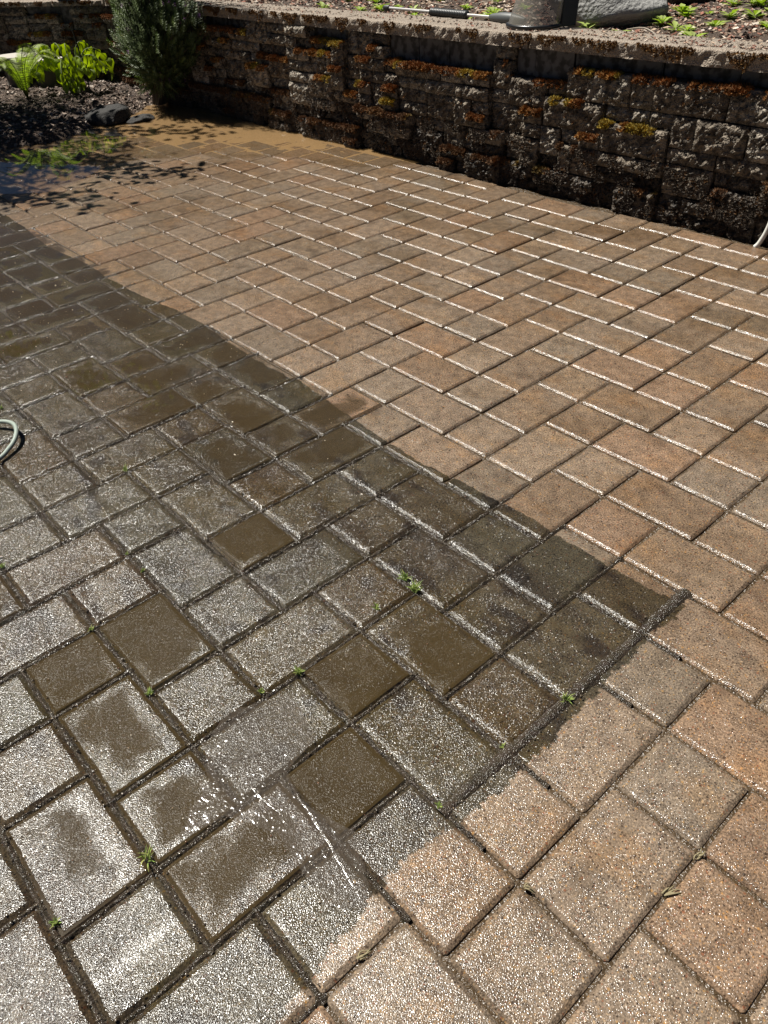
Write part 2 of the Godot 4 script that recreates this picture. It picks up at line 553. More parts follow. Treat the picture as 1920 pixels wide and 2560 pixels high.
func tuft_mesh() -> ArrayMesh:
	var mb := MB.new()
	var r := RandomNumberGenerator.new()
	r.seed = 3
	for k in 9:
		var a := TAU * k / 9.0 + r.randf() * 0.5
		var lean := r.randf_range(0.15, 1.15)
		var d := Vector3(cos(a) * sin(lean), cos(lean), sin(a) * sin(lean))
		var s := d.cross(Vector3.UP).normalized() * 0.17
		var l := r.randf_range(0.7, 1.15)
		var p0 := Vector3(cos(a), 0, sin(a)) * 0.2
		var a0 := mb.vert(p0 - s); var a1 := mb.vert(p0 + s); var a2 := mb.vert(p0 + d * l)
		var a3 := mb.vert(p0 + d * l * 0.5 + s * 0.9 + Vector3(0, 0.08, 0))
		mb.tri(a0, a2, a1); mb.tri(a1, a2, a3)
	return mb.mesh()

func build_wall(wall: Node3D, cols0: int, cols1: int, seeds: Array, height: float, mats: Dictionary, sd: int, shaded_moss: float) -> void:
	var r := RandomNumberGenerator.new()
	r.seed = sd
	var occ := {}
	var blocks := []
	for s in seeds:
		blocks.append(s)
		for c in range(s[0], s[1]):
			for k in range(s[2], s[2] + s[3]): occ[Vector2i(c, k)] = true
	for k in 10:
		for c in range(cols0, cols1):
			if occ.has(Vector2i(c, k)): continue
			var w: int = [1, 1, 2, 2, 3][r.randi_range(0, 4)]
			var h: int = 2 if r.randf() < (0.45 if c < 12 else 0.16) and k < 9 else 1
			var ww := 0
			while ww < w and c + ww < cols1 and not occ.has(Vector2i(c + ww, k)): ww += 1
			if h == 2:
				for q in ww:
					if occ.has(Vector2i(c + q, k + 1)): h = 1
			var recess := k <= 0 and r.randf() < 0.55
			blocks.append([c, c + ww, k, h, -0.045 if recess else r.randf_range(-0.012, 0.066)])
			for q in ww:
				for g in h: occ[Vector2i(c + q, k + g)] = true
	var prot := {}
	for b in blocks:
		for c in range(b[0], b[1]):
			for k in range(b[2], b[2] + b[3]): prot[Vector2i(c, k)] = b[4]
	var moss := []
	var moss_col := []
	for b in blocks:
		var w: float = (b[1] - b[0]) * CW - 0.007
		var h: float = b[3] * CH - 0.004
		var y0: float = 0.75 - (b[2] + b[3]) * CH + 0.002
		var zc: float = -(b[0] + b[1]) * 0.5 * CW
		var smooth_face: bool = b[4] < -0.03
		var batter: float = 0.03 * (y0 + h / 2) / 0.75
		var deep: int = b[2]
		var off := Vector3(r.randf() * 400, b[2] * CH, zc)
		var amp := 0.003 if smooth_face else 0.014 + 0.004 * r.randf()
		if deep >= 7: amp += 0.006
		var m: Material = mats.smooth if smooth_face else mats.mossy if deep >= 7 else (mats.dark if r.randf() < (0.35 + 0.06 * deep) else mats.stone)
		var o := mi("block", block_mesh(w, h, 0.22, amp, off, smooth_face), m, wall)
		var jut: float = b[4] + r.randf_range(-0.003, 0.003)
		o.position = Vector3(batter - jut, y0, zc)
		o.rotation.y = r.randf_range(-0.012, 0.012)
		# moss on ledges
		var top := y0 + h
		var zz := zc - w / 2
		while zz < zc + w / 2 - 0.004:
			zz += 0.0042
			var col := int(floor(-zz / CW))
			var above: float = prot.get(Vector2i(col, b[2] - 1), -0.03)
			var ledge: float = jut - above
			if b[2] == 0 or ledge < 0.012: 
				continue
			var patch := noise.get_noise_2d(zz * 260.0 + sd, b[2] * 57.0)
			if patch < (-0.34 if zc < -1.6 else -0.08): continue
			patch = maxf(patch, 0.05)
			var nn := (5 if zc < -1.6 else 3) + int(patch * 9)
			for q in nn:
				var dx := rng.randf() * minf(ledge + 0.012, 0.06) - 0.014
				var sc := rnd(0.01, 0.019) * (0.9 + patch * 0.9)
				var drop := 0.0 if dx > 0 else -rng.randf() * 0.03
				var up := Vector3(-0.6 if dx < 0 else rnd(-0.3, 0.2), 1, rnd(-0.3, 0.3)).normalized()
				var bs := Basis(Quaternion(Vector3.UP, up)) * Basis(Vector3.UP, rng.randf() * TAU)
				moss.append(Transform3D(bs.scaled(Vector3.ONE * sc), Vector3(batter - jut + dx, top + drop - 0.002 + rnd(0, 0.012) * patch, zz + rnd(-0.004, 0.004))))
				var hue := noise.get_noise_2d(zz * 120.0 + 900, b[2] * 31.0)
				var cc := Color(0.21, 0.085, 0.02).lerp(Color(0.30, 0.145, 0.028), clampf(hue * 2.0 + 0.4, 0, 1))
				if hue > 0.30: cc = Color(0.32, 0.23, 0.03)
				if deep >= 6: cc = cc.lerp(Color(0.09, 0.05, 0.025), 0.65)
				moss_col.append(cc * rnd(0.6, 1.25))
		# dark crust of moss on the lower courses
		var crust := 0.0
		if deep >= 6: crust = 1600.0 + 1000.0 * (deep - 6)
		elif not smooth_face: crust = 260.0 * r.randf()
		for q in int(crust * w * h / 0.02 * 0.12):
			var yy := rng.randf() * h
			var z2 := zc + (rng.randf() - 0.5) * w
			if noise.get_noise_2d(z2 * 300, (y0 + yy) * 300) < -0.05: continue
			var sc := rnd(0.007, 0.015)
			var up := Vector3(-1, 0.25, rnd(-0.5, 0.5)).normalized()
			var bs := Basis(Quaternion(Vector3.UP, up)) * Basis(Vector3.UP, rng.randf() * TAU)
			moss.append(Transform3D(bs.scaled(Vector3.ONE * sc), Vector3(batter - jut - 0.004, y0 + yy, z2)))
			moss_col.append(Color(0.11, 0.085, 0.062) * rnd(0.4, 1.5) if rng.randf() < 0.88 else Color(0.15, 0.07, 0.02) * rnd(0.6, 1.2))
	# cap stones
	var z := -cols0 * CW
	var capn := 0
	while z > -cols1 * CW:
		var w: float = [0.41, 0.46, 0.34, 0.44, 0.52][capn % 5]
		var o := mi("cap_stone", cap_mesh(w - 0.006, height - 0.752, 0.29, Vector3(capn * 31.0, 0, z), mats.cap, mats.cap), null, wall)
		o.position = Vector3(-0.012 + r.randf_range(-0.004, 0.004), 0.752, z - w / 2)
		o.rotation.y = r.randf_range(-0.006, 0.006)
		# moss fringe hanging over the arris
		for q in int(w * 900):
			var zz := z - rng.randf() * w
			var patch := noise.get_noise_2d(zz * 210.0, 500.0 + sd)
			if patch < -0.02: continue
			var sc := rnd(0.006, 0.012)
			var bs := Basis(Quaternion(Vector3.UP, Vector3(-0.9, 0.5, rnd(-0.4, 0.4)).normalized())) * Basis(Vector3.UP, rng.randf() * TAU)
			moss.append(Transform3D(bs.scaled(Vector3.ONE * sc), Vector3(-0.018 + rnd(-0.004, 0.006), height - 0.004 - rng.randf() * (0.018 + 0.1 * maxf(0.0, patch)), zz)))
			moss_col.append(Color(0.13, 0.06, 0.018).lerp(Color(0.24, 0.12, 0.025), rng.randf()) * rnd(0.5, 1.2))
		z -= w
		capn += 1
	scatter("moss", tuft_mesh(), mats.moss, moss, moss_col, wall)
	# soil core behind the blocks closes the joints
	var core := MB.new()
	var z0 := -cols0 * CW; var z1 := -cols1 * CW
	for p in [Vector3(0.1, -0.05, z0), Vector3(0.1, -0.05, z1), Vector3(0.1, 0.74, z1), Vector3(0.1, 0.74, z0), Vector3(0.24, -0.05, z0), Vector3(0.24, -0.05, z1), Vector3(0.24, 0.74, z1), Vector3(0.24, 0.74, z0)]: core.vert(p)
	core.quad(1, 2, 3, 0); core.quad(3, 2, 6, 7); core.quad(5, 4, 7, 6); core.quad(0, 3, 7, 4); core.quad(1, 5, 6, 2); core.quad(0, 4, 5, 1)
	mi("wall_core", core.mesh(true), mats.stone, wall)

# ------------------------------------------------------------------ beds
const BED := [[-6.0, -8.4], [-2.0, -7.6], [1.0, -6.86], [1.45, -6.72], [1.9, -6.6], [2.3, -6.8], [2.55, -7.0], [2.8, -6.98], [3.1, -7.22], [3.6, -7.42]]
func bed_front(x: float) -> float:
	for k in BED.size() - 1:
		if x <= BED[k + 1][0]:
			return lerpf(BED[k][1], BED[k + 1][1], clampf((x - BED[k][0]) / (BED[k + 1][0] - BED[k][0]), 0, 1))
	return BED[BED.size() - 1][1]

func bed_height(x: float, z: float) -> float:
	var d := bed_front(x) + 0.05 * noise.get_noise_2d(x * 160, 7.0) - z
	var y := -0.03 + 0.085 * ss(-0.02, 0.22, d) + 0.03 * clampf(d, 0, 2.0)
	return y + ss(0.0, 0.2, d) * (0.03 * noise.get_noise_2d(x * 180, z * 180) + 0.012 * fine.get_noise_2d(x * 400, z * 400))

func upper_height(x: float, z: float) -> float:
	return 0.79 + 0.075 * clampf(x - 3.7, 0, 6) + 0.022 * noise.get_noise_2d(x * 130, z * 130) + 0.009 * fine.get_noise_2d(x * 420, z * 420)

func sheet(called: String, x0: float, x1: float, z0: float, z1: float, step: float, height: Callable, keep: Callable, m: Material) -> MeshInstance3D:
	var mb := MB.new()
	var nx := int((x1 - x0) / step); var nz := int((z1 - z0) / step)
	for j in nz + 1:
		for i in nx + 1:
			var x := x0 + (x1 - x0) * i / nx; var z := z0 + (z1 - z0) * j / nz
			mb.vert(Vector3(x, height.call(x, z), z))
	for j in nz:
		for i in nx:
			var a := j * (nx + 1) + i
			if keep.call(mb.v[a].x, mb.v[a].z): mb.quad(a, a + 1, a + nx + 2, a + nx + 1)
	var o := mi(called, mb.mesh(), m)
	o.set_meta("kind", "structure")
	return o

func chip_mesh() -> ArrayMesh:
	var mb := MB.new()
	var r := RandomNumberGenerator.new()
	r.seed = 12
	for s in [-1, 1]:
		for q in [Vector2(-1, -0.4), Vector2(0.7, -0.5), Vector2(1, 0.3), Vector2(-0.6, 0.5)]:
			mb.vert(Vector3(q.x + r.randf_range(-0.2, 0.2), s * 0.16 + r.randf_range(-0.06, 0.06), q.y))
	mb.quad(4, 5, 6, 7); mb.quad(3, 2, 1, 0)
	for k in 4: mb.quad(k, (k + 1) % 4, (k + 1) % 4 + 4, k + 4)
	return mb.mesh(true)

# ------------------------------------------------------------------ plants
func leaf_mesh(long: float, wide: float, droop: float, fold: float, toothed := 0.0, col := Color.WHITE) -> ArrayMesh:
	var mb := MB.new()
	mb.coloured = true
	var ws := [0.12, 0.8, 1.0, 0.86, 0.55, 0.0]
	var prev := []
	for k in 6:
		var t := k / 5.0
		var a := droop * t
		var c := Vector3(0, -long * droop * 0.5 * t * t, long * t * (1.0 - 0.25 * droop * t))
		var w: float = wide * 0.5 * ws[k] * (1.0 + toothed * (0.12 if k % 2 else -0.06))
		var l := mb.vert(c + Vector3(-w, w * fold - 0.02 * wide * (k % 2), 0), col)
		var m := mb.vert(c, col)
		var r := mb.vert(c + Vector3(w, w * fold + 0.02 * wide * (k % 2), 0), col)
		if k > 0:
			mb.quad(prev[0], l, m, prev[1]); mb.quad(prev[1], m, r, prev[2])
		prev = [l, m, r]
	return mb.mesh()

func grass_tuft(mb: MB, n: int, long: float, r: RandomNumberGenerator) -> void:
	for k in n:
		var a := r.randf() * TAU; var lean := r.randf_range(0.05, 0.85)
		var d := Vector3(cos(a) * sin(lean), cos(lean), sin(a) * sin(lean))
		var s := Vector3(-sin(a), 0, cos(a)) * r.randf_range(0.0008, 0.0017)
		var l := long * r.randf_range(0.5, 1.1)
		var p := Vector3(r.randf_range(-1, 1), 0, r.randf_range(-1, 1)) * long * 0.22
		var col := Color(0.16, 0.24, 0.045).lerp(Color(0.32, 0.30, 0.10), r.randf() * r.randf()) * r.randf_range(0.7, 1.3)
		var q := p + d * l * 0.6; var e := p + d * l + Vector3(cos(a), -0.5, sin(a)) * l * 0.22
		var v0 := mb.vert(p - s, col); var v1 := mb.vert(p + s, col); var v2 := mb.vert(q + s * 0.8, col); var v3 := mb.vert(q - s * 0.8, col); var v4 := mb.vert(e, col)
		mb.quad(v0, v3, v2, v1); mb.tri(v3, v4, v2)

func boulder(called: String, at: Vector3, size: Vector3, turn: float, sd: int, m: Material, planes := 16) -> MeshInstance3D:
	var r := RandomNumberGenerator.new()
	r.seed = sd
	var ns := []
	for k in planes:
		var d := Vector3(r.randfn(), r.randfn(), r.randfn()).normalized()
		ns.append([d, r.randf_range(0.72, 1.0)])
	var mb := MB.new()
	var la := 26; var lo := 40
	for i in la + 1:
		for j in lo:
			var t := PI * i / la; var f := TAU * j / lo
			var d := Vector3(sin(t) * cos(f), cos(t), sin(t) * sin(f))
			var rad := 1.15
			for n in ns:
				var k: float = d.dot(n[0])
				if k > 0.05: rad = minf(rad, n[1] / k)
			rad *= 1.0 + 0.035 * noise.get_noise_3d(d.x * 130 + sd, d.y * 130, d.z * 130) + 0.015 * fine.get_noise_3d(d.x * 300, d.y * 300 + sd, d.z * 300)
			mb.vert(Vector3(d.x * size.x, d.y * size.y, d.z * size.z) * rad + Vector3(0, size.y * 0.6, 0))
	for i in la:
		for j in lo:
			var j2 := (j + 1) % lo
			mb.quad(i * lo + j, i * lo + j2, (i + 1) * lo + j2, (i + 1) * lo + j)
	var o := mi(called, mb.mesh(), m)
	o.position = at
	o.rotation.y = turn
	return o

func film(called: String, pts: Array, y: float, m: Material, wob := 0.006) -> MeshInstance3D:
	# a thin sheet of standing water with a wavering outline
	var c := Vector2.ZERO
	for p in pts: c += p
	c /= pts.size()
	var out := PackedVector2Array()
	for k in pts.size():
		var a: Vector2 = pts[k]; var b: Vector2 = pts[(k + 1) % pts.size()]
		var n := maxi(2, int(a.distance_to(b) / 0.012))
		for s in n:
			var p := a.lerp(b, float(s) / n)
			p += (p - c).normalized() * wob * (noise.get_noise_2d(p.x * 900, p.y * 900) * 1.5 + fine.get_noise_2d(p.x * 1700, p.y * 1700) * 0.6)
			out.append(p)
	var ix := Geometry2D.triangulate_polygon(out)
	if ix.is_empty():
		return film(called, pts, y, m, wob * 0.4)
	var mb := MB.new()
	for p in out: mb.vert(Vector3(p.x - c.x, 0, p.y - c.y))
	for k in range(0, ix.size(), 3):
		var a := out[ix[k]]; var b := out[ix[k + 1]]; var d := out[ix[k + 2]]
		if (b - a).cross(d - a) > 0: mb.tri(ix[k], ix[k + 1], ix[k + 2])
		else: mb.tri(ix[k], ix[k + 2], ix[k + 1])
	var o := mi(called, mb.mesh(), m)
	o.position = Vector3(c.x, y, c.y)
	o.set_meta("kind", "structure")
	return o

func _ready() -> void:
	rng.seed = 2024
	noise.seed = 5; noise.frequency = 0.02; noise.fractal_octaves = 3
	fine.seed = 9; fine.frequency = 0.03; fine.fractal_octaves = 2
	# ---- camera, sky, sun, exposure
	var cam := Camera3D.new()
	cam.name = "camera"
	cam.transform = Transform3D(Basis(Vector3(0.74507, -0.04749, 0.6653), Vector3(0.44409, 0.77955, -0.44169), Vector3(-0.49766, 0.62454, 0.6019)).orthonormalized(), Vector3(-0.6064, 1.4723, 0.398))
	cam.fov = 67.2976
	cam.near = 0.05
	cam.far = 300.0
	add_child(cam)
	cam.current = true
	var env := Environment.new()
	env.background_mode = Environment.BG_SKY
	var sky := Sky.new()
	var sm := ProceduralSkyMaterial.new()
	sm.sky_top_color = Color(0.25, 0.38, 0.60)
	sm.sky_horizon_color = Color(0.60, 0.70, 0.82)
	sm.sky_curve = 0.12
	sm.sky_energy_multiplier = 0.42
	sm.ground_bottom_color = Color(0.12, 0.1, 0.08)
	sm.ground_horizon_color = Color(0.4, 0.42, 0.42)
	sky.sky_material = sm
	env.sky = sky
	env.tonemap_mode = Environment.TONE_MAPPER_LINEAR
	env.tonemap_exposure = 1.75
	env.sdfgi_enabled = true
	env.ssao_enabled = true
	env.ssil_enabled = true
	var we := WorldEnvironment.new()
	we.name = "world"
	we.environment = env
	add_child(we)
	var sun := DirectionalLight3D.new()
	sun.name = "sun"
	sun.light_energy = 1.6
	sun.light_angular_distance = 0.5
	sun.light_color = Color(1.0, 0.985, 0.95)
	sun.shadow_enabled = true
	add_child(sun)
	sun.look_at_from_position(SUN_DIR * 20.0, Vector3.ZERO, Vector3.UP)
	print("light")

	# ---- setting
	var gsheet := PlaneMesh.new()
	gsheet.size = Vector2(120, 120)
	var gmat := mat(0.06, 0.055, 0.03, 0.95)
	var g := mi("ground", gsheet, gmat)
	g.position.y = -0.08
	g.set_meta("kind", "structure")
	build_patio(cam)
	print("patio")
	# ---- walls
	var mats := {}
	mats.stone = mat(0.34, 0.305, 0.26, 0.85)
	mats.dark = mat(0.235, 0.2, 0.16, 0.85)
	mats.mossy = mat(0.10, 0.08, 0.06, 0.6)
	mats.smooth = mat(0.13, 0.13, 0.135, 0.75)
	mats.cap = mat(0.34, 0.305, 0.26, 0.9)
	var rock_relief := noise_image(512, 0.05, 4, 51)
	for k in ["stone", "dark", "mossy", "cap"]: relief(mats[k], rock_relief, 2.8 if k != "cap" else 1.3, 3.0)
	var blotch := Gradient.new()
	blotch.offsets = PackedFloat32Array([0.0, 0.38, 0.5, 0.62, 1.0])
	blotch.colors = PackedColorArray([Color(0.34, 0.31, 0.28), Color(0.6, 0.57, 0.53), Color(0.85, 0.83, 0.8), Color(0.97, 0.95, 0.92), Color(1, 1, 1)])
	var bi := noise_image(512, 0.014, 5, 52)
	var bimg := Image.create(512, 512, false, Image.FORMAT_RGB8)
	var bd := bi.get_data()
	for k in 512 * 512: bimg.set_pixel(k % 512, k / 512, blotch.sample(bd[k] / 255.0))
	var btex := ImageTexture.create_from_image(bimg)
	for k in mats:
		if k == "cap": continue
		mats[k].albedo_texture = btex
		mats[k].uv1_triplanar = true; mats[k].uv1_world_triplanar = true; mats[k].uv1_scale = Vector3.ONE * 1.9
	var ci := noise_image(512, 0.06, 4, 53)
	var cimg := Image.create(512, 512, false, Image.FORMAT_RGB8)
	var cd := ci.get_data()
	for k in 512 * 512:
		var t := cd[k] / 255.0
		cimg.set_pixel(k % 512, k / 512, Color(0.82, 0.75, 0.7).lerp(Color(1, 0.99, 0.97), clampf(t * 1.6 - 0.3, 0, 1)))
	mats.cap.albedo_texture = ImageTexture.create_from_image(cimg)
	mats.moss = tinted(0.9)
	mats.moss.backlight_enabled = true
	mats.moss.backlight = Color(0.25, 0.16, 0.05)
	var seeds := [[6, 7, 1, 2, 0.02], [4, 6, 1, 2, 0.03], [3, 4, 1, 2, 0.022], [0, 3, 1, 2, 0.028], [-2, 0, 1, 2, 0.03], [5, 8, 3, 2, 0.035], [3, 5, 3, 1, 0.02], [2, 3, 3, 1, 0.022], [1, 2, 3, 2, 0.034], [2, 5, 4, 2, 0.045], [5, 7, 6, 2, 0.04], [-1, 1, 3, 2, 0.04], [8, 10, 2, 2, 0.024], [9, 10, 0, 2, -0.045], [7, 9, 0, 2, -0.04], [0, 2, 5, 1, 0.03], [-2, 0, 5, 1, 0.03],
		[3, 7, 0, 1, -0.045], [0, 3, 0, 1, -0.047], [-3, 0, 0, 1, -0.045], [11, 14, 0, 2, -0.044], [14, 16, 0, 2, -0.046], [16, 18, 0, 2, -0.044], [21, 24, 0, 1, -0.044], [18, 19, 0, 1, 0.0], [10, 11, 0, 1, 0.0], [10, 11, 1, 2, 0.015], [19, 21, 0, 2, 0.004]]
	var wall := base("retaining_wall", Vector3(3.385, 0, -1.62))
	build_wall(wall, -22, 48, seeds, 0.828, mats, 77, 1.0)
	tag(wall, "mossy split-face stone block retaining wall beside the brown paving", "wall")
	var back := base("garden_wall", Vector3(3.44, 0, -8.25), deg_to_rad(30))
	build_wall(back, -1, 32, [], 0.80, mats, 99, 1.0)
	tag(back, "shaded mossy block wall behind the fern and leafy plant", "wall")
	print("walls")
	# ---- beds
	var soil_tex := noise_image(512, 0.07, 4, 61)
	var soil := mat(0.075, 0.05, 0.035, 0.95)
	relief(soil, soil_tex, 1.6, 3.0)
	sheet("planting_bed", -6.0, 3.5, -13.5, -6.4, 0.05, bed_height, func(x, z): return z < bed_front(x) + 0.12 and (x - 3.44) * 0.866 - (z + 8.25) * 0.5 < 0.14, soil)
	sheet("upper_bed", -2.5, 12.0, -16.0, 3.0, 0.08, upper_height, func(x, z): return x > 3.55 or (z < -8.0 and (x - 3.44) * 0.866 - (z + 8.25) * 0.5 > 0.12), soil)
	finish_beds()
	print("beds")
	build_water()
	build_objects()
	print("objects")
	build_plants()
	print("plants")

func finish_beds() -> void:
	rng.seed = 301
	var chips := []
	var cols := []
	for k in 34000:
		var x := 3.42 + pow(rng.randf(), 1.4) * 3.2; var z := rnd(-8.3, -0.6)
		if x < 3.68 and rng.randf() < 0.8 - 0.45 * ss(-3.0, -1.6, z) + 0.3 * noise.get_noise_2d(x * 300, z * 120): continue
		var y := upper_height(x, z) if x > 3.655 else 0.83
		var s := rnd(0.005, 0.02) * (1.0 if x > 3.66 else 0.5)
		chips.append(Transform3D(Basis.from_euler(Vector3(rnd(-0.6, 0.6), rng.randf() * TAU, rnd(-0.6, 0.6))).scaled(Vector3(s, s, s)), Vector3(x, y + s * 0.15, z)))
		var t := rng.randf()
		var c := Color(0.15, 0.09, 0.06)
		if t < 0.3: c = Color(0.34, 0.25, 0.18)
		elif t < 0.42: c = Color(0.52, 0.44, 0.36)
		elif t < 0.65: c = Color(0.24, 0.10, 0.065)
		elif t < 0.85: c = Color(0.06, 0.04, 0.03)
		cols.append(c * rnd(0.7, 1.2))
	var cm := tinted(0.9)
	var o := scatter("mulch_litter", chip_mesh(), cm, chips, cols)
	tag(o, "bark chips and dry litter over the raised bed and wall cap", "mulch")
	chips = []; cols = []
	for k in 17000:
		var x := rnd(0.2, 3.42); var z := bed_front(x) + 0.02 - pow(rng.randf(), 1.2) * 4.0
		if (x - 3.44) * 0.866 - (z + 8.25) * 0.5 > -0.04: continue
		var s := rnd(0.005, 0.021)
		chips.append(Transform3D(Basis.from_euler(Vector3(rnd(-0.6, 0.6), rng.randf() * TAU, rnd(-0.6, 0.6))).scaled(Vector3(s, s, s)), Vector3(x, bed_height(x, z) + s * 0.15, z)))
		var t := rng.randf()
		var c := Color(0.11, 0.07, 0.05)
		if t < 0.3: c = Color(0.24, 0.18, 0.14)
		elif t < 0.37: c = Color(0.40, 0.34, 0.29)
		elif t < 0.7: c = Color(0.05, 0.035, 0.028)
		cols.append(c * rnd(0.7, 1.2))
	o = scatter("bark_litter", chip_mesh(), cm, chips, cols)
	tag(o, "bark litter over the low planting bed beside the puddle", "mulch")

func build_water() -> void:
	# silt washed into the far corner, under a sheet of standing water
	var mud := mat(0.29, 0.18, 0.082, 0.35)
	relief(mud, noise_image(256, 0.02, 3, 71), 0.35, 2.0)
	var front := [[1.2, -6.3], [2.1, -5.95], [2.32, -5.62], [2.51, -5.5], [2.55, -5.2], [2.76, -4.98], [2.9, -4.82], [2.95, -4.4], [3.04, -4.13], [3.16, -3.93], [3.5, -3.8]]
	var zf := func(x: float) -> float:
		for k in front.size() - 1:
			if x <= front[k + 1][0]: return lerpf(front[k][1], front[k + 1][1], clampf((x - front[k][0]) / (front[k + 1][0] - front[k][0]), 0, 1))
		return -3.8
	var silt := sheet("silt", 1.0, 3.42, -7.6, -3.75, 0.035, func(x, z):
		var d: float = zf.call(x) - z
		return -0.016 + 0.0125 * ss(-0.25, 0.12, d) + 0.004 * noise.get_noise_2d(x * 220, z * 220) + 0.002 * clampf(d, 0, 1), func(x, z): return zf.call(x) - z > -0.3 and z > bed_front(x) - 0.3, mud)
	tag(silt, "", "", "", "structure")
	var clear := StandardMaterial3D.new()
	clear.transparency = BaseMaterial3D.TRANSPARENCY_ALPHA
	clear.albedo_color = lin(0.2, 0.12, 0.045, 0.14)
	clear.roughness = 0.02
	clear.metallic_specular = 0.5
	film("puddle_water", [Vector2(0.2, -7.1), Vector2(0.7, -6.2), Vector2(0.95, -5.55), Vector2(1.25, -5.25), Vector2(1.55, -5.35), Vector2(1.85, -5.55), Vector2(2.15, -5.5), Vector2(2.3, -5.3), Vector2(2.48, -5.3), Vector2(2.5, -5.0), Vector2(2.74, -4.82), Vector2(2.88, -4.6), Vector2(2.9, -4.3), Vector2(3.02, -4.0), Vector2(3.16, -3.82), Vector2(3.4, -3.75), Vector2(3.42, -7.45), Vector2(2.4, -7.3), Vector2(1.2, -7.2)], 0.0052, clear, 0.02)
	var wet := StandardMaterial3D.new()
	wet.transparency = BaseMaterial3D.TRANSPARENCY_ALPHA
	wet.albedo_color = lin(0.075, 0.05, 0.017, 0.22)
	wet.roughness = 0.03
	var thin := StandardMaterial3D.new()
	thin.transparency = BaseMaterial3D.TRANSPARENCY_ALPHA
	thin.albedo_color = lin(0.07, 0.048, 0.017, 0.14)
	thin.roughness = 0.03
	var silty := StandardMaterial3D.new()
	silty.transparency = BaseMaterial3D.TRANSPARENCY_ALPHA
	silty.albedo_color = lin(0.07, 0.045, 0.016, 0.12)
	silty.roughness = 0.2
	silty.metallic_specular = 0.05
	# water standing in the hollows of single pavers: a level sheet that the paver's own relief breaks through
	var full := [Vector2(0.1, -0.6), Vector2(-0.1, -0.4), Vector2(0.2, -1.2), Vector2(-0.4, -1.1), Vector2(-0.2, -1.05)]
	var part := [Vector2(-0.4, -0.4), Vector2(-0.4, -0.62), Vector2(-0.32, -0.82), Vector2(0.3, -0.55), Vector2(0.6, -1.75), Vector2(0.5, -2.1), Vector2(0.7, -2.3)]
	rng.seed = 404
	for e in dirty_pavers:
		var c := Vector2((e[0] + e[1]) / 2, (e[2] + e[3]) / 2)
		var box := Rect2(e[0], e[2], e[1] - e[0], e[3] - e[2])
		var level := -9.0
		var m: StandardMaterial3D = thin
		for p in full:
			if box.has_point(p):
				level = 0.0008; m = wet
		for p in part:
			if box.has_point(p) and level < -1:
				level = -0.0003; m = wet
		if c.x < -0.7 and c.y > -0.6: continue
		var roll := rng.randf()
		if level < -1 and c.y < -2.9 and c.x > 0.05: level = 0.0003 if roll < 0.35 else -0.0006
		elif level < -1 and c.x > 0.25 and c.y < -0.9 and roll < 0.35: level = -0.0005 + rng.randf() * 0.0004
		elif level < -1 and roll < 0.06: level = -0.0007
		if level < -1: continue
		var g := 0.0085
		var mb := MB.new()
		var w: float = (e[1] - e[0]) / 2 - g; var d: float = (e[3] - e[2]) / 2 - g
		mb.quad(mb.vert(Vector3(-w, 0, -d)), mb.vert(Vector3(w, 0, -d)), mb.vert(Vector3(w, 0, d)), mb.vert(Vector3(-w, 0, d)))
		var sheet_mesh := mb.mesh()
		var pool := base("puddle", Vector3(c.x, e[4] + level, c.y))
		pool.set_meta("kind", "structure")
		mi("surface", sheet_mesh, m, pool)
		for k in 3:      # deeper water is browner: silt hangs in layers below the surface
			var lay := mi("silty_layer", sheet_mesh, silty, pool)
			lay.position.y = -0.0002 * (k + 1)
	var running := StandardMaterial3D.new()
	running.transparency = BaseMaterial3D.TRANSPARENCY_ALPHA
	running.albedo_color = lin(0.12, 0.095, 0.07, 0.22)
	running.roughness = 0.13
	relief(running, noise_image(512, 0.024, 4, 73), 0.13, 4.0)
	film("running_water", [Vector2(-0.28, -0.69), Vector2(-0.16, -0.72), Vector2(-0.05, -0.66), Vector2(-0.09, -0.52), Vector2(-0.19, -0.5), Vector2(-0.2, -0.4), Vector2(-0.16, -0.28), Vector2(-0.24, -0.16), Vector2(-0.3, -0.2), Vector2(-0.28, -0.4), Vector2(-0.33, -0.5), Vector2(-0.44, -0.52), Vector2(-0.32, -0.6)], 0.0016, running, 0.012)
	for w in [[Vector3(-0.2, 0, -0.44), Vector3(-0.215, 0, -0.33), Vector3(-0.245, 0, -0.17), 0.006], [Vector3(-0.24, 0, -0.58), Vector3(-0.262, 0, -0.5), Vector3(-0.25, 0, -0.42), 0.004], [Vector3(-0.34, 0, -0.63), Vector3(-0.25, 0, -0.6), Vector3(-0.16, 0, -0.56), 0.004]]:
		var wave := MB.new()
		var pts := spline([w[0], w[1], w[2]], 14)
		var org: Vector3 = pts[0]
		var rad := []
		for k in pts.size():
			pts[k] += Vector3(0.004 * noise.get_noise_2d(pts[k].x * 900, pts[k].z * 900), 0, 0) - org
			rad.append(w[3] * sin(PI * (k + 0.6) / (pts.size() + 0.6)) * (0.8 + 0.5 * fine.get_noise_1d(k * 31.0)))
		tube(wave, pts, rad, 10)
		for k in wave.v.size(): wave.v[k].y *= 0.45
		var ridge := mi("running_water", wave.mesh(), running)
		ridge.position = org + Vector3(0, 0.0016, 0)
		ridge.set_meta("kind", "structure")

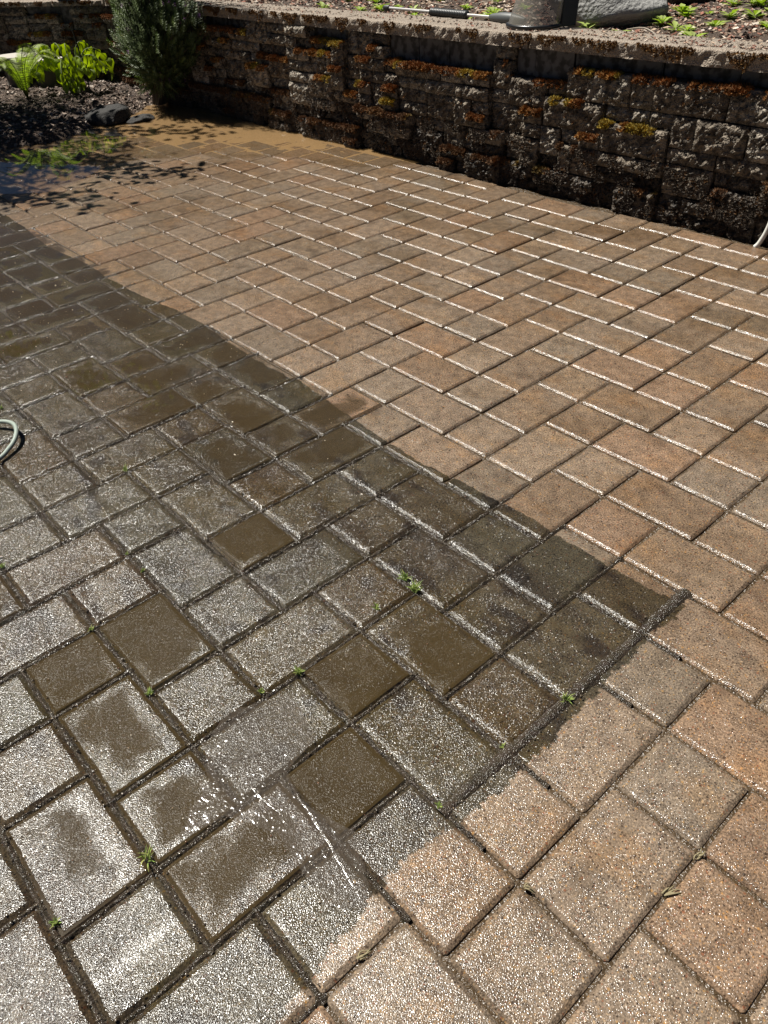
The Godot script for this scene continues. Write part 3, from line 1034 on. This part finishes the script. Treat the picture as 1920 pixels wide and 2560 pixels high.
func build_objects() -> void:
	# ---- pressure washer lance lying on the cap
	var metal := mat(0.52, 0.5, 0.48, 0.35)
	metal.metallic = 0.6
	var rubber := mat(0.018, 0.02, 0.02, 0.45)
	var A := Vector3(3.74, 0.848, -4.5); var B := Vector3(3.63, 0.85, -3.12)
	var lance := base("spray_lance", A)
	tag(lance, "grey metal spray lance with ribbed black grip lying on the wall cap", "lance")
	var d := (B - A)
	var mb := MB.new()
	tube(mb, [Vector3.ZERO, d * 0.4, d], [0.0095, 0.0095, 0.0095], 10)
	mi("pipe", mb.mesh(), metal, lance)
	mb = MB.new()
	tube(mb, [d * -0.012, d * 0.0, d * 0.001, d * 0.035, d * 0.036], [0.012, 0.017, 0.019, 0.018, 0.012], 12)
	mi("nozzle", mb.mesh(), rubber, lance)
	mb = MB.new()
	var pts := []; var rad := []
	for k in 64:
		pts.append(d * (0.37 + 0.25 * k / 63.0)); rad.append(0.0265 if k % 3 != 0 else 0.0195)
	pts.push_front(d * 0.366); rad.push_front(0.012); pts.append(d * 0.625); rad.append(0.027); pts.append(d * 0.632); rad.append(0.012)
	tube(mb, pts, rad, 14)
	mi("grip", mb.mesh(), rubber, lance)
	mb = MB.new()
	tube(mb, [d * 0.78, d * 0.80, d * 0.86, d * 0.92, d * 0.97, d * 1.0], [0.012, 0.022, 0.033, 0.034, 0.022, 0.012], 14)
	mi("coupling", mb.mesh(), mat(0.06, 0.065, 0.065, 0.5), lance)
	# ---- curved shield standing on the cap
	var sh := base("face_shield", Vector3(3.57, 0.834, -3.0), 0.0)
	tag(sh, "dark wet translucent plastic shield with black rim standing on the wall cap", "shield")
	var clear := StandardMaterial3D.new()
	clear.transparency = BaseMaterial3D.TRANSPARENCY_ALPHA
	clear.albedo_color = lin(0.15, 0.14, 0.12, 0.72)
	clear.roughness = 0.16
	var black := mat(0.012, 0.012, 0.012, 0.3)
	var rows := 14; var arc := 22
	var shell := MB.new()
	var bottom := []; var side := []
	for i in rows + 1:
		var t := float(i) / rows
		var y := 0.40 * t
		for j in arc + 1:
			var a := deg_to_rad(lerpf(110.0, 290.0, float(j) / arc))
			var R := lerpf(0.185, 0.125, t)
			var p := Vector3(cos(a) * R * 0.75 + 0.09 * t, y, -sin(a) * R * 0.9 + 0.03 * t)
			shell.vert(p)
			if i == 0: bottom.append(p)
			if j == arc: side.append(p)
	for i in rows:
		for j in arc:
			var q := i * (arc + 1) + j
			shell.quad(q, q + arc + 1, q + arc + 2, q + 1)
	mi("visor", shell.mesh(), clear, sh)
	mb = MB.new()
	var rr := []
	for p in bottom: rr.append(0.011)
	var bot := []
	for p in bottom: bot.append(p + Vector3(0, 0.008, 0))
	tube(mb, bot, rr, 8)
	mi("rim", mb.mesh(), black, sh)
	mb = MB.new()
	var band := []
	for k in side.size():
		var p: Vector3 = side[k]
		band.append([mb.vert(p + Vector3(-0.006, 0, 0.0)), mb.vert(p + Vector3(0.085, 0.0, 0.03)), mb.vert(p + Vector3(0.085, 0, 0.042)), mb.vert(p + Vector3(-0.008, 0, 0.012))])
	for k in band.size() - 1:
		for j in 4:
			mb.quad(band[k][j], band[k][(j + 1) % 4], band[k + 1][(j + 1) % 4], band[k + 1][j])
	mi("side_band", mb.mesh(true), black, sh)
	mb = MB.new()
	var sp: Vector3 = side[9]
	tube(mb, [sp + Vector3(0.03, 0, 0.01), sp + Vector3(0.026, 0, 0.035), sp + Vector3(0.025, 0, 0.04)], [0.017, 0.017, 0.011], 12)
	mi("button", mb.mesh(), mat(0.45, 0.46, 0.48, 0.4), sh)
	# ---- stones
	var grey := mat(0.27, 0.265, 0.25, 0.85)
	relief(grey, noise_image(256, 0.03, 4, 81), 1.0, 4.0)
	var rock := boulder("boulder", Vector3(4.05, 0.77, -2.86), Vector3(0.27, 0.19, 0.36), 0.5, 5, grey, 26)
	tag(rock, "large angular grey boulder in the raised bed behind the wall", "rock")
	var darkrock := mat(0.02, 0.018, 0.016, 0.9)
	relief(darkrock, noise_image(256, 0.03, 4, 82), 1.0, 4.0)
	var r2 := boulder("boulder", Vector3(4.75, 0.84, -2.72), Vector3(0.2, 0.1, 0.24), 0.9, 8, darkrock)
	tag(r2, "low dark boulder half sunk in the raised bed", "rock")
	var r3 := boulder("boulder", Vector3(2.58, 0.0, -6.95), Vector3(0.19, 0.085, 0.2), 0.7, 14, darkrock, 18)
	tag(r3, "black rounded boulder at the edge of the muddy puddle", "rock")
	var r4 := boulder("boulder", Vector3(2.76, -0.005, -6.78), Vector3(0.13, 0.03, 0.1), 0.2, 19, darkrock, 12)
	tag(r4, "flat dark stone lying in the puddle in front of the black boulder", "rock")
	# ---- stepping stones and stake
	for e in [[Vector3(2.62, 0.0, -9.0), 0.37, 0.21, 0.0, "pale flat stone slab raised behind the fern"], [Vector3(2.78, 0.0, -8.72), 0.335, 0.17, 0.6, "thin grey stone slab raised behind the leafy plant"]]:
		var st := MB.new()
		var n := 26
		var ring := []
		for lev in [[e[1] - 0.03, 0.0], [e[1] - 0.03, 0.9], [e[1] - 0.026, 1.0], [e[1] - 0.005, 1.0], [e[1], 0.95]]:
			var row := []
			for k in n:
				var a := TAU * k / n
				var R: float = e[2] * lev[1] * (1.0 + 0.1 * sin(a * 2.0 + e[3]) + 0.05 * sin(a * 5.0))
				row.append(st.vert(Vector3(cos(a) * R, lev[0], sin(a) * R)))
			ring.append(row)
		for q in ring.size() - 1:
			for k in n: st.quad(ring[q][k], ring[q + 1][k], ring[q + 1][(k + 1) % n], ring[q][(k + 1) % n])
		var c := st.vert(Vector3(0, e[1], 0))
		for k in n: st.tri(c, ring[4][(k + 1) % n], ring[4][k])
		var so := base("stone_slab", e[0])
		mi("slab", st.mesh(), mat(0.36, 0.33, 0.29, 0.9), so)
		var ped := MB.new()
		tube(ped, [Vector3(0, 0, 0), Vector3(0, e[1] - 0.031, 0)], [e[2] * 0.8, e[2] * 0.78], 14)
		mi("pedestal", ped.mesh(), mat(0.09, 0.075, 0.06, 0.95), so)
		tag(so, e[4], "stone")
	mb = MB.new()
	tube(mb, spline([Vector3.ZERO, Vector3(0.01, 0.25, -0.02), Vector3(-0.005, 0.6, -0.045)], 5), [0.007, 0.007, 0.007, 0.007, 0.007, 0.007, 0.007, 0.007, 0.006, 0.006, 0.005], 6)
	var stake := mi("plant_stake", mb.mesh(), mat(0.02, 0.018, 0.016, 0.6))
	stake.position = Vector3(2.86, 0.05, -7.95)
	tag(stake, "thin black stake standing in the leafy plant", "stake")
	# ---- green tub on the back wall
	var tub := base("plastic_tub", Vector3(3.32, 0.80, -8.86))
	tag(tub, "dark green plastic tub standing on top of the shaded wall", "tub")
	var tm := MB.new()
	var prof := [[0.17, 0.0], [0.175, 0.004], [0.21, 0.15], [0.225, 0.152], [0.228, 0.175], [0.21, 0.178], [0.2, 0.16], [0.17, 0.02], [0.0, 0.02]]
	var pr := []
	for q in prof:
		var row := []
		for k in 32: row.append(tm.vert(Vector3(cos(TAU * k / 32) * q[0], q[1], sin(TAU * k / 32) * q[0])))
		pr.append(row)
	for q in pr.size() - 1:
		for k in 32: tm.quad(pr[q][k], pr[q + 1][k], pr[q + 1][(k + 1) % 32], pr[q][(k + 1) % 32])
	mi("body", tm.mesh(), mat(0.02, 0.07, 0.05, 0.35), tub)
	# ---- hoses
	var hose_mat := mat(0.25, 0.29, 0.25, 0.4)
	mb = MB.new()
	var path := spline([Vector3(-0.62, 0.012, -2.62), Vector3(-0.36, 0.012, -2.56), Vector3(-0.18, 0.016, -2.475), Vector3(-0.085, 0.03, -2.375), Vector3(-0.082, 0.034, -2.285), Vector3(-0.14, 0.02, -2.21), Vector3(-0.26, 0.012, -2.16), Vector3(-0.7, 0.012, -2.1)], 8)
	rad = []
	for p in path: rad.append(0.0078)
	var org: Vector3 = path[0]
	for k in path.size(): path[k] -= Vector3(org.x, 0, org.z)
	tube(mb, path, rad, 12)
	var hose := mi("garden_hose", mb.mesh(), hose_mat)
	hose.position = Vector3(org.x, 0, org.z)
	tag(hose, "pale green hose curving over the grey unwashed pavers", "hose")
	mb = MB.new()
	path = spline([Vector3(0, 0.0, 0), Vector3(0.006, 0.03, 0.018), Vector3(0.012, 0.12, 0.04), Vector3(0.016, 0.3, 0.05), Vector3(0.02, 0.6, 0.055), Vector3(0.05, 0.83, 0.06), Vector3(0.2, 0.87, 0.07), Vector3(0.5, 0.86, 0.1)], 6)
	rad = []
	for p in path: rad.append(0.0115)
	tube(mb, path, rad, 12)
	var pipe := mi("irrigation_pipe", mb.mesh(), mat(0.62, 0.61, 0.56, 0.45))
	pipe.position = Vector3(3.325, -0.004, -1.29)
	tag(pipe, "white irrigation pipe rising from the paving against the wall", "pipe")

func build_plants() -> void:
	rng.seed = 811
	# ---- grass and weeds in the joints
	var gm := tinted(0.7)
	gm.backlight_enabled = true
	gm.backlight = Color(0.5, 0.6, 0.25)
	var spots := [[0.41, -0.76, 0.045, 34], [0.40, -0.71, 0.05, 34], [0.28, -0.73, 0.035, 12], [0.0, -0.7, 0.035, 34], [-0.1, -0.715, 0.022, 20], [-0.3, -0.9, 0.028, 22], [-0.31, -1.2, 0.024, 16], [0.1, -1.81, 0.04, 12], [-0.1, -1.31, 0.022, 10], [-0.1, -1.41, 0.018, 8], [0.4, -0.2, 0.042, 30], [-0.39, -1.62, 0.026, 10], [-0.5, -0.53, 0.06, 12], [0.0, -0.215, 0.02, 20], [-0.69, -0.54, 0.028, 18], [0.2, -0.22, 0.02, 14], [-0.05, -2.55, 0.03, 12]]
	for s in spots:
		var mb := MB.new()
		mb.coloured = true
		grass_tuft(mb, int(s[3] * 1.5), s[2] * 0.62, rng)
		var o := mi("grass_tuft", mb.mesh(), gm)
		o.position = Vector3(s[0], -0.002, s[1])
		tag(o, "small tuft of green grass growing in a joint of the unwashed pavers", "grass tuft", "grass tufts in the paver joints")
	var straw := mat(0.2, 0.165, 0.09, 0.8)
	for s in [[0.28, 0.2, 0.036, 0.1], [0.18, 0.197, 0.034, 0.5], [0.0, 0.015, 0.014, 1.0], [-0.31, -0.105, 0.03, 0.2]]:
		var mb := MB.new()
		for k in 6:
			var q := Vector3(cos(s[3] + rnd(-0.35, 0.35)), 0.0, sin(s[3] + rnd(-0.35, 0.35))) * rnd(0.4, 1.0)
			tube(mb, spline([Vector3(rnd(-0.004, 0.004), 0.002, rnd(-0.004, 0.004)), q * s[2] * 0.5 + Vector3(rnd(-0.004, 0.004), rnd(0.003, 0.01), rnd(-0.006, 0.006)), q * s[2] + Vector3(0, 0.003, rnd(-0.008, 0.008))], 3), [0.0018, 0.0018, 0.0016, 0.0015, 0.0012, 0.001, 0.0006], 5)
		var o := mi("dead_weed", mb.mesh(), straw)
		o.position = Vector3(s[0], -0.003, s[1])
		tag(o, "dry straw-coloured weed scrap lying in a joint of the washed pavers", "weed", "dry weed scraps")
	# ---- leafy plant with drooping leaves
	var lm := tinted(0.5)
	lm.backlight_enabled = true
	lm.backlight = Color(1.0, 1.0, 0.3)
	var stem_m := mat(0.10, 0.13, 0.035, 0.7)
	var leaves := []
	for k in 5:
		leaves.append(leaf_mesh(1.0, rnd(0.55, 0.75), rnd(0.7, 1.5), rnd(0.15, 0.5), 1.0, Color(0.24, 0.33, 0.035) * rnd(0.75, 1.2)))
	var plant := base("leafy_plant", Vector3(2.76, 0.07, -8.05))
	tag(plant, "leafy plant with drooping yellow-green leaves before the shaded wall", "plant")
	for k in 17:
		var a := TAU * k / 17.0 + rnd(-0.2, 0.2)
		var reach := rnd(0.14, 0.44)
		var top := rnd(0.26, 0.46)
		var dirv := Vector3(cos(a), 0, sin(a))
		var line := spline([Vector3(0, -0.03, 0) + dirv * 0.03, dirv * reach * 0.4 + Vector3(0, top * 0.85, 0), dirv * reach * 0.8 + Vector3(0, top, 0), dirv * reach * 1.15 + Vector3(0, top * 0.72, 0)], 6)
		var mb := MB.new()
		var rad := []
		for q in line.size(): rad.append(lerpf(0.006, 0.002, float(q) / line.size()))
		tube(mb, line, rad, 5)
		mi("stem", mb.mesh(), stem_m, plant)
		for q in 9:
			var at: Vector3 = line[mini(line.size() - 1, 3 + q * 2)]
			var o := mi("leaf", leaves[rng.randi_range(0, 4)], lm, plant)
			var yaw := a + (PI / 2 * (1 if q % 2 else -1)) * rnd(0.4, 1.0)
			o.transform = Transform3D(Basis.from_euler(Vector3(rnd(0.5, 1.3), PI / 2 - yaw, rnd(-0.4, 0.4))).scaled(Vector3.ONE * rnd(0.075, 0.14)), at)
	# ---- fern
	var fern := base("fern", Vector3(2.3, 0.1, -8.12))
	tag(fern, "light green fern with arching fronds at the end of the shaded wall", "fern")
	var fm := tinted(0.55)
	fm.backlight_enabled = true
	fm.backlight = Color(0.9, 1.0, 0.4)
	for k in 15:
		var a := TAU * k / 15.0 + rnd(-0.15, 0.15)
		var dirv := Vector3(cos(a), 0, sin(a))
		var L := rnd(0.34, 0.52)
		var line := spline([Vector3.ZERO, dirv * L * 0.22 + Vector3(0, L * 0.6, 0), dirv * L * 0.65 + Vector3(0, L * 0.95, 0), dirv * L * 1.0 + Vector3(0, L * 0.8, 0)], 9)
		var mb := MB.new()
		mb.coloured = true
		var rad := []
		for q in line.size(): rad.append(lerpf(0.004, 0.001, float(q) / line.size()))
		tube(mb, line, rad, 4, Color(0.12, 0.12, 0.03))
		for q in range(4, line.size() - 1):
			var t := float(q) / line.size()
			var tang: Vector3 = (line[q + 1] - line[q - 1]).normalized()
			var sidev := tang.cross(Vector3.UP).normalized()
			var len2 := 0.062 * sin(PI * clampf(t * 0.95 + 0.06, 0, 1)) + 0.006
			for s in [-1, 1]:
				for h in 2:
					var p: Vector3 = line[q].lerp(line[q + 1], h * 0.5)
					var e: Vector3 = p + sidev * s * len2 + tang * len2 * 0.35 - Vector3(0, len2 * 0.25, 0)
					var w := tang * 0.0034
					var cc := Color(0.30, 0.36, 0.08) * rnd(0.75, 1.25)
					var a0 := mb.vert(p - w, cc); var a1 := mb.vert(p + w, cc); var a2 := mb.vert(p.lerp(e, 0.6) + w * 0.8, cc); var a3 := mb.vert(p.lerp(e, 0.6) - w * 0.8, cc); var a4 := mb.vert(e, cc)
					mb.quad(a0, a1, a2, a3); mb.tri(a3, a2, a4)
		mi("frond", mb.mesh(), fm, fern)
	# ---- flowering bush in the corner
	var bush := base("flowering_bush", Vector3(3.2, 0.02, -7.2))
	tag(bush, "tall dark bush with fine leaves and purple flowers in the wall corner", "bush")
	var wood := MB.new()
	var sprigs := []
	var scol := []
	var blooms := []
	for k in 78:
		var a := rng.randf() * TAU
		var up := rnd(0.35, 1.6)
		var out := Vector3(cos(a) * rnd(0.05, 0.3), up, sin(a) * rnd(0.1, 0.85) * clampf(up / 0.75, 0.2, 1.1) + 0.1 + 0.22 * up)
		if out.x > 0.16: out.x = 0.16
		var line := spline([Vector3(rnd(-0.05, 0.05), 0, rnd(-0.05, 0.05)), out * 0.45 + Vector3(0, 0.1, 0), out], 5)
		var rad := []
		for q in line.size(): rad.append(lerpf(0.011, 0.003, float(q) / line.size()))
		tube(wood, line, rad, 5)
		for q in range(4, line.size()):
			for s in 13:
				var p: Vector3 = line[q] + Vector3(rng.randfn(0, 0.05), rng.randfn(0, 0.06), rng.randfn(0, 0.055))
				var dv := (p - Vector3(0.0, 0.35, 0.15)).normalized() + Vector3(0, 0.55, 0)
				var sc := rnd(0.05, 0.1)
				sprigs.append(Transform3D((Basis(Quaternion(Vector3.UP, dv.normalized())) * Basis(Vector3.UP, rng.randf() * TAU)).scaled(Vector3.ONE * sc), p))
				scol.append(Color(0.07, 0.10, 0.033).lerp(Color(0.20, 0.24, 0.085), rng.randf() * rng.randf()) * rnd(0.7, 1.2))
				if rng.randf() < 0.035: blooms.append(Transform3D(Basis.from_euler(Vector3(rnd(-0.5, 0.5), rng.randf() * TAU, 0)).scaled(Vector3.ONE * rnd(0.012, 0.02)), p + dv.normalized() * sc * 0.9))
	mi("branches", wood.mesh(), mat(0.05, 0.04, 0.03, 0.9), bush)
	var sprig := MB.new()
	var r := RandomNumberGenerator.new()
	r.seed = 6
	for k in 22:
		var t := k / 22.0; var a := k * 2.4
		var dv := Vector3(cos(a), 0.9, sin(a)).normalized()
		var p := Vector3(0, t, 0); var s := dv.cross(Vector3.UP).normalized() * 0.045
		var l := 0.42 - 0.16 * t
		var v0 := sprig.vert(p); var v1 := sprig.vert(p + dv * l * 0.5 + s); var v2 := sprig.vert(p + dv * l); var v3 := sprig.vert(p + dv * l * 0.5 - s)
		sprig.quad(v0, v1, v2, v3)
	var bm := tinted(0.6)
	bm.backlight_enabled = true
	bm.backlight = Color(0.5, 0.6, 0.25)
	scatter("foliage", sprig.mesh(), bm, sprigs, scol, bush)
	var fl := MB.new()
	for k in 14:
		var a := k * 2.4; var y := k / 7.0 - 0.6
		var dv := Vector3(cos(a), 0.3, sin(a)).normalized(); var s := dv.cross(Vector3.UP).normalized() * 0.3
		var p := Vector3(0, y, 0)
		fl.quad(fl.vert(p), fl.vert(p + dv * 0.5 + s), fl.vert(p + dv), fl.vert(p + dv * 0.5 - s))
	var flm := mat(0.30, 0.10, 0.34, 0.7)
	scatter("flowers", fl.mesh(), flm, blooms, [], bush)
	# ---- seedlings in the raised bed
	var weed_m := tinted(0.55)
	weed_m.backlight_enabled = true
	weed_m.backlight = Color(0.8, 0.9, 0.35)
	var kinds := []
	for v in 4:
		var mb := MB.new()
		mb.coloured = true
		for k in 9 + 2 * v:
			var a := k * 2.4 + rnd(-0.3, 0.3); var L := rnd(0.6, 1.1); var lift := rnd(0.2, 0.8)
			var dv := Vector3(cos(a), 0, sin(a)); var s := Vector3(-sin(a), 0, cos(a)) * L * 0.24
			var p := Vector3(0, 0.05 + 0.06 * k * 0.4, 0)
			var cc := Color(0.33, 0.40, 0.10) * rnd(0.75, 1.2)
			var v0 := mb.vert(p, cc); var v1 := mb.vert(p + dv * L * 0.5 + s + Vector3(0, lift * 0.45, 0), cc); var v2 := mb.vert(p + dv * L + Vector3(0, lift * 0.55, 0), cc); var v3 := mb.vert(p + dv * L * 0.5 - s + Vector3(0, lift * 0.45, 0), cc)
			var v4 := mb.vert(p + dv * L * 0.55 + Vector3(0, lift * 0.36, 0), cc)
			mb.tri(v0, v1, v4); mb.tri(v1, v2, v4); mb.tri(v2, v3, v4); mb.tri(v3, v0, v4)
		kinds.append(mb.mesh())
	var places := [[3.72, -2.05], [3.95, -2.3], [4.1, -2.15], [4.35, -2.2], [4.5, -2.05], [4.42, -1.95], [4.3, -1.9], [4.6, -2.2], [4.75, -2.3], [4.62, -1.95], [4.2, -2.4], [4.4, -2.5], [4.85, -2.55], [3.78, -3.75], [3.86, -3.62], [3.85, -3.85], [4.0, -3.7], [4.1, -4.05], [3.92, -4.4], [4.0, -4.65], [4.3, -4.5], [4.45, -4.2], [3.8, -5.3], [4.1, -5.0], [3.7, -2.5], [3.75, -2.75], [4.05, -1.75], [4.25, -1.7], [3.95, -1.6], [4.5, -1.7], [4.2, -3.6], [5.0, -2.3], [4.9, -2.0]]
	for k in 22: places.append([rnd(3.72, 5.0), rnd(-2.6, -1.6) if k < 14 else rnd(-5.5, -3.5)])
	for e in places:
		var o := mi("seedling", kinds[rng.randi_range(0, 3)], weed_m)
		var s := rnd(0.045, 0.095)
		o.transform = Transform3D(Basis(Vector3.UP, rng.randf() * TAU).scaled(Vector3.ONE * s), Vector3(e[0], upper_height(e[0], e[1]) - 0.004, e[1]))
		tag(o, "small light green weed seedling growing in the raised bed behind the wall", "weed", "weed seedlings in the raised bed")
	# ---- dead twigs on the raised bed
	var twig_m := mat(0.34, 0.29, 0.23, 0.9)
	for k in 26:
		var x := rnd(3.72, 4.6); var z := rnd(-6.3, -3.9) if k < 17 else rnd(-2.9, -2.1)
		var a := rng.randf() * TAU; var L := rnd(0.08, 0.3)
		var dv := Vector3(cos(a), 0, sin(a)) * L
		var mb := MB.new()
		tube(mb, spline([Vector3(0, 0.004, 0), dv * 0.4 + Vector3(rnd(-0.03, 0.03), rnd(0.01, 0.04), rnd(-0.03, 0.03)), dv + Vector3(0, rnd(0.0, 0.03), 0)], 4), [0.004, 0.004, 0.0038, 0.0035, 0.003, 0.003, 0.0025, 0.002, 0.0012], 5)
		var o := mi("dead_twig", mb.mesh(), twig_m)
		o.position = Vector3(x, upper_height(x, z), z)
		tag(o, "dry pale twig lying on the litter of the raised bed", "twig", "dry twigs on the raised bed")
	# ---- tree whose branch hangs over the far end of the paving
	var tree := base("garden_tree", Vector3(0.3, 0.0, -11.2))
	tag(tree, "broad leaved tree whose branch shades the far end of the paving", "tree")
	var tmb := MB.new()
	tube(tmb, spline([Vector3(0, -0.1, 0), Vector3(0.05, 1.4, 0.1), Vector3(0.2, 2.6, 0.5), Vector3(0.3, 3.6, 0.7)], 6), [0.16, 0.15, 0.145, 0.14, 0.14, 0.135, 0.13, 0.13, 0.125, 0.12, 0.12, 0.11, 0.11, 0.1, 0.09, 0.08, 0.07, 0.06, 0.05], 10)
	mi("trunk", tmb.mesh(), mat(0.09, 0.07, 0.05, 0.9), tree)
	var leafx := []
	var leafc := []
	var limbs := MB.new()
	for k in 46:
		var tgt := Vector3(rnd(-0.2, 2.2), rnd(2.5, 3.0), rnd(3.3, 4.9))
		if k > 24: tgt = Vector3(rnd(0.2, 2.05), rnd(2.5, 2.9), rnd(2.35, 3.2))
		if k > 38: tgt = Vector3(rnd(-1.6, 0.6), rnd(2.9, 4.0), rnd(0.4, 2.6))
		var line := spline([Vector3(0.2, 2.5, 0.5), tgt * 0.55 + Vector3(0, 1.2, 0.1), tgt], 7)
		var rad := []
		for q in line.size(): rad.append(lerpf(0.035, 0.006, float(q) / line.size()))
		tube(limbs, line, rad, 5)
		for q in range(6, line.size()):
			for s in 17:
				var p: Vector3 = line[q] + Vector3(rng.randfn(0, 0.12), rng.randfn(0, 0.08), rng.randfn(0, 0.12))
				leafx.append(Transform3D(Basis.from_euler(Vector3(rnd(-0.7, 0.9), rng.randf() * TAU, rnd(-0.5, 0.5))).scaled(Vector3.ONE * rnd(0.06, 0.11)), p))
				leafc.append(Color(0.9, 1.0, 0.7) * rnd(0.7, 1.2))
	mi("limb", limbs.mesh(), mat(0.09, 0.07, 0.05, 0.9), tree)
	scatter("crown", leaf_mesh(1.0, 0.6, 0.5, 0.2, 1.0, Color(0.07, 0.11, 0.02)), lm, leafx, leafc, tree)
	# ---- dense trees beyond the garden wall, dark in the water's reflection
	var ever := base("evergreen_tree", Vector3(1.1, 0.7, -14.0))
	tag(ever, "dense dark evergreen tree standing beyond the shaded wall", "tree", "evergreens beyond the garden wall")
	var em := MB.new()
	tube(em, [Vector3(0, -0.2, 0), Vector3(0.03, 1.5, 0), Vector3(0, 4.2, 0.05)], [0.14, 0.1, 0.02], 8)
	mi("trunk", em.mesh(), mat(0.07, 0.05, 0.04, 0.9), ever)
	var ex := []
	var ec := []
	for k in 2600:
		var t := pow(rng.randf(), 0.8)
		var R := (1.55 - 1.3 * t) * (0.45 + 0.6 * sqrt(rng.randf()))
		var a := rng.randf() * TAU
		ex.append(Transform3D(Basis.from_euler(Vector3(rnd(-0.2, 1.2), PI / 2 - a, rnd(-0.5, 0.5))).scaled(Vector3.ONE * rnd(0.16, 0.3)), Vector3(cos(a) * R, 0.15 + t * 4.0, sin(a) * R)))
		ec.append(Color(0.55, 0.6, 0.5) * rnd(0.6, 1.2))
	var gmat2 := tinted(0.7)
	scatter("crown", leaf_mesh(1.0, 0.42, 0.6, 0.2, 1.0, Color(0.07, 0.10, 0.03)), gmat2, ex, ec, ever)
	for p in [Vector3(-1.7, 0.6, -14.4), Vector3(6.9, 0.9, -12.4)]:
		var c: Node3D = ever.duplicate()
		c.name = numbered("evergreen_tree")
		add_child(c)
		c.position = p
		c.rotation.y = p.x * 1.7
